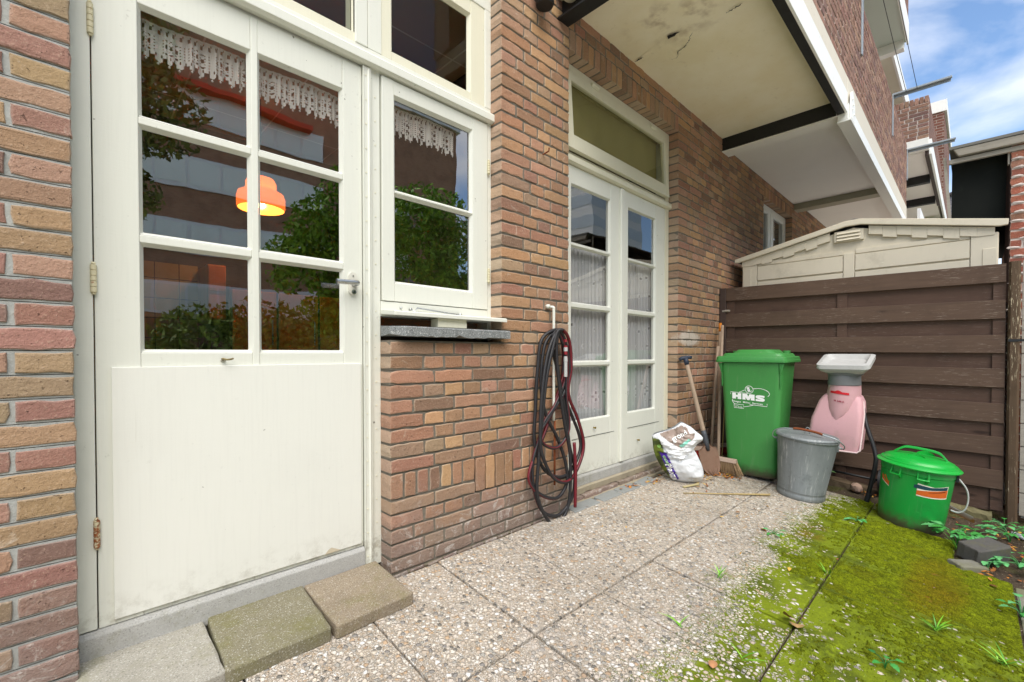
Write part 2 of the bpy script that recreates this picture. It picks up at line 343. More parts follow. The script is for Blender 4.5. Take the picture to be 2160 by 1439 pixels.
def brick(mb, x0, x1, z0, z1, y, depth, pal, edge=None, jit=.0016, rough=.55):
    if x1-x0 < .012 or z1-z0 < .01: return
    c = pick(pal); e = edge or hx('#cfc0aa'); k = random.uniform(.10, rough)
    ec = tuple(c[i]*(1-k)+e[i]*k for i in range(3))+(1,)
    nx = max(2, int((x1-x0)/.032)); nz = max(2, int((z1-z0)/.032)); y += random.uniform(-.0015, .0015)
    per = [(x0+(x1-x0)*i/nx, z0) for i in range(nx)]+[(x1, z0+(z1-z0)*i/nz) for i in range(nz)] \
        +[(x1-(x1-x0)*i/nx, z1) for i in range(nx)]+[(x0, z1-(z1-z0)*i/nz) for i in range(nz)]
    n = len(per); cx, cz = (x0+x1)/2, (z0+z1)/2; rings = []; b0 = len(mb.v)
    jt = [(random.gauss(0, jit), random.gauss(0, jit)) for _ in per]; cor = {0, nx, nx+nz, 2*nx+nz}
    for dep, ins, cc in ((depth, 0, ec), (.0028, .0002, ec), (.0005, .0024, tuple((ec[q]+c[q]*2)/3 for q in range(4))), (0, .007, c)):
        for i, (px, pz) in enumerate(per):
            q = ins+(.0012 if i in cor and ins < .004 else 0); jx, jz = jt[i] if dep < .05 else (0, 0)
            mb.v.append((px+jx+(q if px < cx else -q)*(0 if abs(px-cx) < 1e-6 else 1), y+dep+(random.gauss(0, .0004) if dep < .01 else 0), pz+jz+(q if pz < cz else -q)))
            mb.c[len(mb.v)-1] = cc
    for r in range(3):
        for i in range(n):
            j = (i+1) % n; mb.f.append((b0+r*n+i, b0+r*n+j, b0+(r+1)*n+j, b0+(r+1)*n+i)); mb.mi.append(0)
    mb.f.append(tuple(b0+3*n+i for i in range(n))); mb.mi.append(0)
def courses(z0, z1, band=True):
    out = []; z = z0; k = 0
    while z < z1-.02:
        if band and abs(z-.3125) < .004: out.append((z, z+.11, 'V', k)); z += .11
        else: out.append((z, z+.0625, 'S' if k % 2 == 0 else 'H', k)); z += .0625
        k += 1
    return out
def wall(name, x0, x1, z0, z1, y, openings, pal, mats, parent, band=True, M=None, depth=.1, edge=None, skip=None, rough=.55, zc=None):
    """openings: (xa, xb, za, zb, lintel)"""
    mb = MB(); J = .0048; lint = [(a, b, d, d+.125) for a, b, c, d, l in openings if l]
    for zb, zt, kind, k in courses(z0 if zc is None else zc, z1, band):
        cuts = sorted([(a, b) for a, b, c, d, l in openings if c < zt-.02 and d > zb+.02]+[(a, b) for a, b, c, d in lint if c < zt-.02 and d > zb+.02])
        ints = []; cur = x0
        for a, b in cuts:
            if a > cur+.005: ints.append((cur, a))
            cur = max(cur, b)
        if cur < x1-.005: ints.append((cur, x1))
        for a, b in ints:
            mb.m = 1; mb.box(a+.003, b-.003, y+.0048, y+depth-.002, zb-.001, zt+.001, col=(.5, .5, .5, 1)); mb.m = 0
            x = a; first = True
            off = (k*.37 % 1)*.02
            while x < b-.004:
                if kind == 'V': w = .0635
                elif kind == 'H': w = .11 if not (first and a > x0+.001) else .165
                else: w = .22 if random.random() < .62 else .11
                if first and a <= x0+.001: w = random.choice((.06, .11, .16))+off
                if name == 'brick_pier': w = (.236 if k % 2 else .126) if first else .22
                xe = min(x+w, b)
                if b-xe < .04: xe = b
                last = xe >= b-.001; dp = depth if (first and a > x0+.001) or (last and b < x1-.001) or kind == 'V' and False else .014
                if not (skip and skip((x+xe)/2, (zb+zt)/2)):
                    brick(mb, x+(0 if first else J), xe-(0 if last else J), zb+J, zt-J, y, dp, pal, edge, rough=rough)
                x = xe; first = False
    for a, b, c, d in lint:
        mb.m = 1; mb.box(a, b, y+.0065, y+depth-.004, c+.004, d-.004, col=(.5, .5, .5, 1)); mb.m = 0; n = round((b-a)/.0635); w = (b-a)/n
        for i in range(n): brick(mb, a+i*w+.005, a+(i+1)*w-.005, c, d-J, y, depth, pal, edge, rough=rough)
    o = mb.build(name, mats, parent)
    if M is not None: o.matrix_basis = M
    return o
def upper(name, x0, x1, y0, y1, z0, z1, parent):
    mb = MB(); mb.box(x0, x1, y0, y1, z0, z1); return mb.build(name, FAC, parent)
def facade_mat(name, a, b, mort, sx=1.0):
    g = G(name); p = g.pos(); x, y, z = g.xyz(p); cmb = g.n('ShaderNodeCombineXYZ'); g.put(cmb.inputs[0], (x+y)*sx); g.put(cmb.inputs[1], z)
    br = g.n('ShaderNodeTexBrick'); g.put(br.inputs['Vector'], S(g, cmb.outputs[0])); br.inputs['Color1'].default_value = a; br.inputs['Color2'].default_value = b
    br.inputs['Mortar'].default_value = mort; br.inputs['Scale'].default_value = 1; br.inputs['Mortar Size'].default_value = .006; br.inputs['Brick Width'].default_value = .22
    br.inputs['Row Height'].default_value = .0625; br.inputs['Bias'].default_value = -.1
    c = g.mix(g.noise(p, 1.3, 5).sstep(.4, .7)*.3, S(g, br.outputs[0]), hx('#3b2b26')); return g.end(g.pbr(c, .9, spec=.2))
FAC = facade_mat('facade_brick_pattern', hx('#7d5448'), hx('#674339'), hx('#a09489'))
BROWNF = facade_mat('brown_block_brick', hx('#b08a6e'), hx('#a27b61'), hx('#ad917d'))

# ------------------------------------------------------------------ the house we stand behind
house = thing('row_house', 'brick row house with cream kitchen door, french doors and a yellowed balcony underside', 'house')
OPEN = [(1.40, 1.662, .25, .4225, False), (.004, .945, .03, 3.3, False), (.945, 1.575, 1.004, 3.3, False), (2.125, 3.547, .03, 2.735, True)]
def vents(x, z): return 1.40 < x < 1.66 and .235 < z < .43
w = wall('wall', .2, 4.46, 0, 3.02, WY, OPEN, PALH, [BRICK, MORT], house)
mb = MB()
for i in range(4): brick(mb, 1.402+.0645*i+.004, 1.402+.0645*(i+1)-.004, .256, .418, WY-.004, .06, PALH, jit=.001)
mb.build('vent_brick', BRICK, house)
mb = MB(); mb.box(1.40, 1.663, WY+.012, WY+.06, .25, .425); mb.build('vent_slot', BLACKM, house)
wall('brick_pier', -1.006-.22, .006, -.1875, 3.3, WY, [(.0055, .2, -1, 9, False)], PALP, [BRICK, MORTL], house, band=False, edge=hx('#b9b4ac'), rough=.4)
mb = MB(); mb.box(-.2, .0015, WY+.02, WY+.1, -.2, 3.3); mb.build('pier_reveal', MORTL, house)
mb = MB()                                     # footing courses and smeared mortar at the foot of the wall
for i in range(14): brick(mb, .955+i*.086, .955+(i+1)*.086-.012, -.055, -.006, WY-.004+random.uniform(0, .006), .05, PALF+PALP, hx('#a59a8c'), .003, .9)
mb.m = 0; mb.build('wall_footing', BRICK, house)
mb = MB(); mb.box(.94, 4.46, WY+.008, WY+.08, -.2, .002, col=(.5, .5, .5, 1)); mb.build('footing_mortar', LEDGE, house)
upper('upper_wall', 1.95, 4.46, WY+.02, WY+.3, 3.02, 9.0, house); upper('upper_wall', -1.0, 1.95, WY+.06, WY+.3, 3.3, 9.0, house)

def leafframe(name, x0, x1, z0, z1, panes, y, th, parent, mat=WHITE, put=.010, gy=.018, inner=True, extra=None):
    """a joinery leaf: a sheet with glazed holes, putty chamfers; panes = [(x0,x1,z0,z1)] of visible glass"""
    mb = MB(); holes = [(a-put, b+put, c-put, d+put) for a, b, c, d in panes]
    xs = sorted({x0, x1, *[h[0] for h in holes], *[h[1] for h in holes]}); zs = sorted({z0, z1, *[h[2] for h in holes], *[h[3] for h in holes]})
    cols = sorted({(h[0], h[1]) for h in holes})
    def merge(v, tol=.012):
        out = []
        for q in v:
            if not out or q-out[-1] > tol: out.append(q)
        return out
    # vertical members full height, horizontal members between them
    gaps = []; cur = x0
    for a, b in cols:
        gaps.append((cur, a)); cur = b
    gaps.append((cur, x1))
    for a, b in gaps: mb.box(a, b, y, y+th, z0, z1)
    for a, b in cols:
        hs = sorted([h for h in holes if h[0] == a], key=lambda h: h[2]); cz = z0
        for h in hs:
            if h[2] > cz: mb.box(a, b, y+.0015, y+th-.001, cz, h[2])
            cz = h[3]
        mb.box(a, b, y+.0015, y+th-.001, cz, z1)
    for (a, b, c, d), (e, f, g_, h) in zip(holes, panes):
        p = [(a, c), (b, c), (b, d), (a, d)]; q = [(e, g_), (f, g_), (f, h), (e, h)]
        mb.add([(u, y+.002, v) for u, v in p]+[(u, y+gy, v) for u, v in q], [(i, (i+1) % 4, 4+(i+1) % 4, 4+i) for i in range(4)])
    o = mb.build(name, mat, parent, bevel=.0025)
    return o
def pane(parent, a, b, c, d, y, mat=GLASS, tilt=.0022):
    mb = MB(); t = [random.uniform(-tilt, tilt) for _ in range(2)]
    def yy(x, z): return y+(x-(a+b)/2)*t[0]+(z-(c+d)/2)*t[1]
    e = .004; n = 6; vs = []; fs = []
    for j in range(n+1):
        for i in range(n+1):
            x = a-e+(b-a+2*e)*i/n; z = c-e+(d-c+2*e)*j/n; vs.append((x, yy(x, z), z))
    for j in range(n):
        for i in range(n): k = j*(n+1)+i; fs.append((k, k+1, k+n+2, k+n+1))
    mb.add(vs, fs); return mb.build('pane', mat, parent, smooth=True)
def hinge(parent, x, z0, z1, y, rusty=False):
    mb = MB(); n = 5; r = .0075
    for i in range(n):
        a = z0+(z1-z0)*i/n; b = z0+(z1-z0)*(i+1)/n; mb.lathe([(r*.8, a), (r, a+.001), (r, b-.0015), (r*.8, b-.0005)], 14, (x, y))
    mb.lathe([(r*.4, z1), (r*.75, z1+.002), (r*.5, z1+.007)], 12, (x, y)); mb.lathe([(r*.5, z0-.006), (r*.75, z0-.002), (r*.4, z0)], 12, (x, y))
    return mb.build('hinge', HINGER if rusty else HINGEP, parent, smooth=True, auto=50)
def hinge_mat(name, amt):
    g = G(name); p = g.pos(); n = g.noise(p, 70, 5, .7); x, y, z = g.xyz(p)
    return g.end(g.pbr(g.mix(n.sstep(amt, amt+.14), hx('#cfc7a6'), hx('#8d4f25')), .6, g.bump(n, .6, .002)))
HINGEP = hinge_mat('painted_hinge', .6); HINGER = hinge_mat('rusting_hinge', .44)
# kitchen joinery frame: jambs, mullion, transom rail, heads
mb = MB()
mb.box(.002, .0455, FY, FY+.09, .128, 2.125); mb.box(.905, .9475, FY+.004, FY+.09, .03, 2.125)
mb.box(1.553, 1.577, FY, FY+.09, 1.0, 2.125); mb.box(.9475, 1.553, FY, FY+.09, 1.09, 1.155)
mb.box(.002, 1.577, FY+.001, FY+.09, 2.165, 2.20); mb.box(.002, 1.577, FY+.02, FY+.09, 2.118, 2.165)
mb.box(.868, .905, FY+.012, FY+.09, 2.0, 2.118)
mb.box(.002, 1.577, FY, FY+.09, 2.70, 2.82); mb.box(.002, .05, FY, FY+.09, 2.2, 2.70); mb.box(.8375, .8905, FY-.003, FY+.09, 2.2, 2.70)
mb.box(.8925, .955, FY, FY+.09, 2.2, 2.70); mb.box(1.535, 1.577, FY, FY+.09, 2.2, 2.70)
frame = mb.build('door_frame', WHITE, house, bevel=.003)
mb = MB(); mb.prism([(FY+.012, 2.176), (FY-.022, 2.168), (FY-.028, 2.160), (FY-.028, 2.128), (FY-.010, 2.121), (FY+.012, 2.121)], 'x', .002, 1.590)
mb.build('weather_moulding', WHITE, house, bevel=.002)
# transom lights
for xs in ((.05, .8375, .10, .832), (.955, 1.535, 1.016, 1.433)):
    t = leafframe('transom_window', xs[0], xs[1], 2.2, 2.70, [(xs[2], xs[3], 2.252, 2.62)], FY+.004, .04, house, CREAM, put=.012, gy=.02)
    pane(t, xs[2], xs[3], 2.252, 2.62, FY+.026, GLASST)
# the door
PX = [(.161, .447), (.489, .776)]; PZ = [(.943, 1.259), (1.303, 1.618), (1.660, 1.981)]
PAN = [(a, b, c, d) for a, b in PX for c, d in PZ]
door = leafframe('door', .0485, .8655, .126, 2.110, PAN, FY+.004, .04, house)
for q in PAN: pane(door, *q, FY+.024)
mb = MB(); mb.box(.082, .8535, FY-.005, FY+.004, .142, .890); mb.build('lower_panel', PANELW, door, bevel=.002)
mb = MB(); mb.add([(.70, FY-.0058, .1425), (.765, FY-.0058, .1425), (.727, FY-.0058, .163), (.715, FY-.0058, .158)], [(0, 1, 2, 3)]); mb.build('peeled_patch', flat('bare_primer', hx('#c9bda4'), .7), door)
for z0, z1, ru in ((1.842, 1.928, False), (1.106, 1.186, False), (.368, .448, True)): hinge(door, .0465, z0, z1, FY-.003, ru)
mb = MB(); mb.tube([(.364, FY+.006, .912), (.364, FY-.012, .912)], .0035, 8); mb.tube(spline([(.364, FY-.012, .912), (.372, FY-.02, .910), (.385, FY-.018, .911), (.392, FY-.01, .913)], 5), .0032, 8); mb.lathe([(.008, .905), (.008, .9065)], 10, (.366, FY+.004))
mb.build('screw_hook', flat('brass_hook', hx('#8b7d54'), .5, .5), door, smooth=True)
# handle: oval plate with lock, lever
mb = MB(); pl = []
for k in range(24):
    a = 2*math.pi*k/24; pl.append((.822+.019*math.cos(a), (1.243 if math.sin(a) >= 0 else 1.188)+.019*math.sin(a)))
mb.prism(pl, 'y', FY-.004, FY+.004)
hp = mb.build('handle_plate', flat('painted_plate', hx('#dcdacd'), .4), door, bevel=.001)
mb = MB(); mb.tube([(.824, FY, 1.212), (.824, FY-.034, 1.212)], .010, 14)
mb.tube(spline([(.826, FY-.03, 1.213), (.822, FY-.044, 1.2135), (.806, FY-.050, 1.213), (.778, FY-.050, 1.2115), (.735, FY-.049, 1.2105)], 6), [.0098]*25, 14)
mb.build('handle', STEEL, door, smooth=True, auto=60)
mb = MB(); mb.tube([(.825, FY-.0035, 1.181), (.825, FY-.0062, 1.181)], .0095, 16); mb.build('lock_cylinder', STEEL, door, smooth=True, auto=50)
mb = MB(); mb.tube([(.825, FY-.006, 1.180), (.825, FY-.0075, 1.180)], .0042, 12); mb.build('keyhole', BLACKM, door); mb = MB(); mb.tube([(.822, FY-.0035, 1.2455), (.822, FY-.006, 1.2455)], .003, 10); mb.build('plate_screw', STEEL, door)
# metal astragal strip with screws beside the door
mb = MB(); mb.box(.8675, .8705, FY-.010, FY+.006, .033, 2.116); mb.box(.8705, .9035, FY-.006, FY-.001, .033, 2.116); mb.prism([(.886, FY-.006), (.893, FY-.0115), (.899, FY-.006)], 'z', .04, 2.11)
ast = mb.build('weather_strip', WHITE, house, bevel=.001)
for i in range(21):
    mb = MB(); mb.tube([(.8795, FY-.0055, .08+i*.1), (.8795, FY-.0085, .08+i*.1)], .0032, 8); mb.build('screw', CREAM, ast)
    mb = MB(); mb.tube([(.925, FY+.0045, .11+i*.1), (.925, FY+.0015, .11+i*.1)], .003, 8); mb.build('screw', CREAM, frame)
# casement sash beside the door
CP = [(1.022, 1.438, 1.248, 1.618), (1.022, 1.438, 1.648, 2.040)]
cas = leafframe('window', .9525, 1.5485, 1.158, 2.113, CP, FY-.004, .042, house, put=.012)
for q in CP: pane(cas, *q, FY+.018)
for z0, z1 in ((1.30, 1.365), (1.86, 1.925)): hinge(cas, 1.5515, z0, z1, FY-.010)
mb = MB(); mb.tube([(1.09, FY-.012, 1.128), (1.10, FY-.02, 1.115), (1.115, FY-.018, 1.135), (1.30, FY-.012, 1.122), (1.36, FY-.010, 1.120)], .0035, 8); mb.tube([(1.362, FY+.002, 1.12), (1.362, FY-.02, 1.12)], .006, 10)
mb.tube([(1.04, FY+.002, 1.132), (1.04, FY-.01, 1.132)], .004, 8); mb.tube([(1.085, FY+.002, 1.13), (1.085, FY-.016, 1.13)], .004, 8)
mb.build('casement_stay', STEEL, house, smooth=True)
# sills under the casement
mb = MB(); mb.prism([(1.652, 1.088), (1.652, 1.104), (1.660, 1.108), (FY+.002, 1.118), (FY+.002, 1.098)], 'x', .945, 1.581)
mb.build('sill_board', WHITE, house, bevel=.002)
mb = MB(); mb.box(1.172, 1.336, 1.672, 1.73, 1.048, 1.0895); mb.build('sill_wedge', CREAM, house, bevel=.002)
mb = MB(); n = 26; fr = []; 
for i in range(n+1):
    x = .945+.652*i/n; j = random.uniform(-.0035, .0035); yy = 1.643+random.uniform(-.002, .003)+(.05*(1-i/2) if i < 2 else 0)
    fr.append([(x, yy, 1.004+j+(.012 if i in (0, 13) else 0)), (x, yy, 1.040+random.uniform(-.002, .002)), (x, yy+.006, 1.045), (x, FY-.001, 1.049), (x, FY-.001, 1.004)])
mb.loft(fr); mb.build('stone_sill', GRANITE, house)
# thresholds
mb = MB(); mb.prism([(FY-.010, .030), (FY-.012, .112), (FY-.002, .1245), (FY+.09, .1255), (FY+.09, .030)], 'x', .004, .866); mb.box(.004, .866, FY+.01, FY+.09, -.05, .030)
mb.build('threshold', SILLG, house, bevel=.003)
mb = MB()
for i in range(90):
    x = random.uniform(.01, .90); r = random.uniform(.004, .013); b = [(x+r*math.cos(a)*random.uniform(.7, 1.3), 1.757+random.uniform(-.004, .008)+r*.8*math.sin(a), random.uniform(.012, .03)) for a in [2*math.pi*k/5 for k in range(5)]]; mb.add(b+[(x, 1.76, random.uniform(.036, .05))], [(k, (k+1) % 5, 5) for k in range(5)])
o_ = mb.build('crumbled_dirt', stone('dark_crumbled_dirt', hx('#3c352b'), hx('#5f5647'), 60), None); tag(o_, kind='stuff')
# french doors and their frame
mb = MB(); mb.box(2.127, 2.172, FY, FY+.09, .142, 2.733); mb.box(3.485, 3.546, FY+.002, FY+.09, .142, 2.733); mb.box(2.172, 3.485, FY+.001, FY+.09, 2.690, 2.733)
mb.box(2.172, 3.485, FY+.012, FY+.09, 2.112, 2.20)
mb.build('french_door_frame', CREAM, house, bevel=.003)
mb = MB(); mb.prism([(FY+.014, 2.175), (FY-.018, 2.165), (FY-.022, 2.156), (FY-.022, 2.126), (FY-.006, 2.118), (FY+.014, 2.118)], 'x', 2.127, 3.565); mb.build('weather_moulding', CREAM, house, bevel=.002)
FZ = [(.500, .843), (.884, 1.216), (1.260, 1.607), (1.640, 1.992)]
for k, (a, b, c, d) in enumerate(((2.174, 2.830, 2.264, 2.685), (2.833, 3.483, 2.934, 3.326))):
    fd = leafframe('french_door', a, b, .146, 2.112, [(c, d, e, f) for e, f in FZ], FY+.004+.001*k, .04, house, mat=WHITE, put=.010)
    for e, f in FZ: pane(fd, c, d, e, f, FY+.024, GLASSD)
    mb = MB(); mb.box(a+.09, b-.085, FY+.0028, FY+.0045, .379, .3815); mb.build('rail_joint', BLACKM, fd)
    mb = MB(); x = (2.498, 3.062)[k]; z = (.434, .276)[k]; mb.tube([(x, FY+.005, z), (x, FY-.010, z)], .004, 10); mb.tube([(x, FY-.008, z), (x, FY-.014, z)], .0075, 10); mb.build('door_knob', flat('brass_knob', hx('#a08a4a'), .4, .7), fd, smooth=True, auto=50)
mb = MB(); mb.prism([(2.806, FY+.004), (2.806, FY-.010), (2.812, FY-.014), (2.846, FY-.014), (2.852, FY-.010), (2.852, FY+.004)], 'z', .155, 2.105); mb.build('astragal', WHITE, house, bevel=.002)
# tilted hopper light above the french doors, hung at the top
def tiltp(x, dy, z): return (x, FY-.006+dy-(2.69-z)*.065, z)
mb = MB(); gx0, gx1, gz0, gz1 = 2.235, 3.432, 2.285, 2.628
def tbox(x0, x1, z0, z1, d0, d1): mb.hexa([tiltp(x0, d0, z0), tiltp(x1, d0, z0), tiltp(x1, d1, z0), tiltp(x0, d1, z0), tiltp(x0, d0, z1), tiltp(x1, d0, z1), tiltp(x1, d1, z1), tiltp(x0, d1, z1)])
tbox(2.178, gx0, 2.195, 2.688, 0, .036); tbox(gx1, 3.48, 2.195, 2.688, 0, .036); tbox(gx0, gx1, 2.195, gz0, .001, .035); tbox(gx0, gx1, gz1, 2.688, .001, .035)
hop = mb.build('hopper_window', CREAM, house, bevel=.003)
mb = MB(); mb.add([tiltp(gx0-.003, .017, gz0-.003), tiltp(gx1+.003, .017, gz0-.003), tiltp(gx1+.003, .017, gz1+.003), tiltp(gx0-.003, .017, gz1+.003)], [(0, 1, 2, 3)]); mb.build('pane', GLASST, hop)
for x in (2.45, 3.22):
    mb = MB(); mb.box(x, x+.075, FY-.014, FY+.002, 2.676, 2.704); mb.tube([(x-.002, FY-.016, 2.69), (x+.077, FY-.016, 2.69)], .006, 10); mb.build('hinge', CREAM, hop, bevel=.001)
mb = MB(); mb.prism([(FY-.008, .074), (FY-.010, .132), (FY, .143), (FY+.09, .146), (FY+.09, .074)], 'x', 2.127, 3.545); mb.build('threshold', SILLG, house, bevel=.003)
mb = MB(); n = 40; rg = []
for i in range(n+1):
    x = 2.10+1.46*i/n; j = random.uniform(-.005, .004); rg.append([(x, FY-.018+j*.5, .030+j), (x, FY-.022+j*.6, .066), (x, FY-.012, .075), (x, FY+.06, .075), (x, FY+.06, .03)])
mb.loft(rg); mb.build('concrete_ledge', LEDGE, house)
mb = MB()
for i in range(7): brick(mb, 2.13+i*.205, 2.13+(i+1)*.205-.014, -.03, .027, WY+.03+random.uniform(0, .01), .05, PALP, hx('#b5a48c'), .004, .9)
mb.build('ledge_footing', BRICK, house)
# small fixings on the brick
mb = MB(); mb.tube([(1.892, WY+.01, 2.04), (1.892, WY-.045, 2.046), (1.888, WY-.05, 2.062)], .004, 8); mb.build('wall_nail', RUST, house)
mb = MB(); mb.tube(spline([(1.935, WY+.01, 1.19), (1.945, WY-.03, 1.192), (1.948, WY-.034, 1.17), (1.948, WY-.034, 1.07), (1.948, WY-.034, .55)], 5), .008, 10); mb.tube([(1.925, WY, 1.196), (1.925, WY-.02, 1.196)], .012, 10)
mb.build('water_pipe', WHITE, house, smooth=True)
mb = MB(); mb.tube([(1.962, WY-.03, .55), (1.962, WY-.03, .18)], .006, 8); mb.build('pipe_end', RUST, house, smooth=True)
mb = MB(); mb.lathe([(.045, 2.80), (.05, 2.81), (.05, 2.95), (.03, 3.02)], 20, (1.84, WY-.06)); mb.build('downpipe', BLACKM, house, smooth=True, auto=40)
mb = MB(); mb.lathe([(.05, 2.93), (.055, 2.938), (.055, 2.96), (.045, 2.97)], 24, (2.02, WY-.10)); mb.build('light_disc', CREAM, house, smooth=True, auto=40)
# white smear on the brick right of the french doors
# balcony slab above
BY0, BY1 = .722, .80
mb = MB(); mb.box(2.0, 4.46, .78, WY+.02, 2.98, 3.14); bal = mb.build('balcony', SOFF, house)
def onsoff(P, z): return [(x, y, z) for x, y in P]
FLK = [(2.84, 1.655), (2.90, 1.589), (2.972, 1.51), (3.001, 1.446), (2.945, 1.413), (2.937, 1.375), (2.902, 1.321), (2.869, 1.297), (2.832, 1.252), (2.80, 1.30), (2.79, 1.35), (2.79, 1.42), (2.80, 1.52), (2.815, 1.60)]
mb = MB(); P2 = []
for i in range(len(FLK)):
    (a, b), (c, d) = FLK[i-1], FLK[i]
    for k in range(5): t = k/5; P2.append((a+(c-a)*t+random.uniform(-.006, .006), b+(d-b)*t+random.uniform(-.006, .006)))
cx_, cy_ = 2.86, 1.44; n = len(P2); rim = [(x, y, 2.9785-.009*max(0, min(1, (x-2.80)/.12))*(.5+.5*random.random())) for x, y in P2]
mid = [(cx_+(x-cx_)*.6, cy_+(y-cy_)*.6, 2.9760-.002*random.random()) for x, y in P2]
mb.loft([rim, mid], cap=False); mb.add(mid+[(cx_, cy_, 2.977)], [(i, (i+1) % n, n) for i in range(n)])
mb.build('loose_plaster_flake', SOFF, bal)
for pts, w in (([(2.836, 1.67), (2.834, 1.64), (2.833, 1.61)], .016), ([(2.823, 1.056), (2.819, 1.01), (2.811, .956)], .012), ([(2.985, 1.49), (3.003, 1.446), (2.947, 1.412), (2.939, 1.375), (2.904, 1.32), (2.87, 1.296), (2.83, 1.25)], .008)):
    Q = [(q.x+random.uniform(-.004, .004), q.y+random.uniform(-.004, .004)) for q in spline([(a, b, 0) for a, b in pts], 7)]; m = len(Q); L, Rr = [], []
    vs, fs = strip2d(Q, 1.0); mb = MB(); vv = []
    for i in range(m):
        k = w*math.sin(math.pi*(i+.6)/(m+.2))*random.uniform(.3, 1.0); (ax, ay), (bx, by) = vs[i], vs[m+i]; c0 = ((ax+bx)/2, (ay+by)/2); vv.append((c0[0]+(ax-bx)*k/2, c0[1]+(ay-by)*k/2, 2.9688))
    for i in range(m):
        (ax, ay), (bx, by) = vs[i], vs[m+i]; c0 = ((ax+bx)/2, (ay+by)/2); vv.append((2*c0[0]-vv[i][0], 2*c0[1]-vv[i][1], 2.9685))
    mb.add(vv, fs); mb.build('crack', BLACKM, bal)
mb = MB(); H_ = [(2.752, 1.392), (2.762, 1.365), (2.760, 1.345), (2.776, 1.318), (2.778, 1.345), (2.790, 1.36), (2.785, 1.385), (2.788, 1.402), (2.770, 1.398)]; mb.add(onsoff(H_, 2.9684), [tuple(range(len(H_)))]); mb.build('plaster_hole', BLACKM, bal)
mb = MB(); mb.box(2.0, 4.46, .722, .738, 2.86, 3.02); mb.build('balcony_fascia', WFASC, bal, bevel=.002)
mb = MB(); mb.box(2.0, 4.46, .739, .79, 2.862, 2.979); mb.build('edge_beam', BLACKM, bal, bevel=.002)
mb = MB(); mb.box(2.0, 4.46, .726, .779, 3.022, 3.15); mb.build('balcony_edge', CONCR, bal, bevel=.004)
mb = MB(); mb.box(2.06, 2.075, .80, WY+.02, 2.86, 2.979); mb.box(2.02, 2.115, .80, WY+.02, 2.855, 2.868); mb.build('steel_beam', BLACKM, bal, bevel=.002)
wall('balcony_parapet', 1.98, 4.46, 3.15, 4.05, .728, [], PALF, [BRICK2, MORTW], bal, band=False, edge=hx('#c9bcb4'), depth=.19, zc=3.15, rough=.5)
# rooms behind
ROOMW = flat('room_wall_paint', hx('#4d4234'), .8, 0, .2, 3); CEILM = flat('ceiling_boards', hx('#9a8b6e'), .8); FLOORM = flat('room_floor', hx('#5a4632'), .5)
def tile_mat():
    g = G('kitchen_wall_tiles'); p = g.pos(); x, y, z = g.xyz(p); cmb = g.n('ShaderNodeCombineXYZ'); g.put(cmb.inputs[0], x); g.put(cmb.inputs[1], z)
    br = g.n('ShaderNodeTexBrick'); br.offset = 0; g.put(br.inputs['Vector'], S(g, cmb.outputs[0])); br.inputs['Color1'].default_value = hx('#a8894d'); br.inputs['Color2'].default_value = hx('#b29257')
    br.inputs['Mortar'].default_value = hx('#3c2d18'); br.inputs['Scale'].default_value = 1; br.inputs['Mortar Size'].default_value = .003; br.inputs['Brick Width'].default_value = .15; br.inputs['Row Height'].default_value = .15
    return g.end(g.pbr(S(g, br.outputs[0]), .25))
TILE = tile_mat()
def grid_ceiling():
    g = G('ceiling_panels'); p = g.pos(); br = g.n('ShaderNodeTexBrick'); br.offset = 0; g.put(br.inputs['Vector'], p); br.inputs['Color1'].default_value = hx('#b99f78'); br.inputs['Color2'].default_value = hx('#bfa57e')
    br.inputs['Mortar'].default_value = hx('#e8d8b4'); br.inputs['Scale'].default_value = 1; br.inputs['Mortar Size'].default_value = .006; br.inputs['Brick Width'].default_value = .6; br.inputs['Row Height'].default_value = .6
    return g.end(g.pbr(S(g, br.outputs[0]), .8))
CEILG = grid_ceiling()
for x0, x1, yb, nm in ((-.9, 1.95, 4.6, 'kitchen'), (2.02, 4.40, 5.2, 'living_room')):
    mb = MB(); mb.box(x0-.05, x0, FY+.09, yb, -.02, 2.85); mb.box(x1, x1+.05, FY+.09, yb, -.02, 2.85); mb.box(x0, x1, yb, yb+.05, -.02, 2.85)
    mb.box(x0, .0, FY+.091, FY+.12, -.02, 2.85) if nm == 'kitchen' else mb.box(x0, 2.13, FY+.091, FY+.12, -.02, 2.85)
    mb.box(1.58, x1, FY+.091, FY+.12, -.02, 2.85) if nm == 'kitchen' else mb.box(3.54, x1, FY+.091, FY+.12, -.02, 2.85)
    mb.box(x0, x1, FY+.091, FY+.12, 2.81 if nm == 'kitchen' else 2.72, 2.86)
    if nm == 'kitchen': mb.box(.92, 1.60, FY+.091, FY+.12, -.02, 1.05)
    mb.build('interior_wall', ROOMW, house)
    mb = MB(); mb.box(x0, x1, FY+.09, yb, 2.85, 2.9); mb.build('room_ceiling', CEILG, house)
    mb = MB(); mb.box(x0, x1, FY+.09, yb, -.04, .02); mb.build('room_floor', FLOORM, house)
mb = MB(); mb.box(-.9, .72, 4.3, 4.599, .02, 1.62); mb.build('tiled_wall', TILE, house)
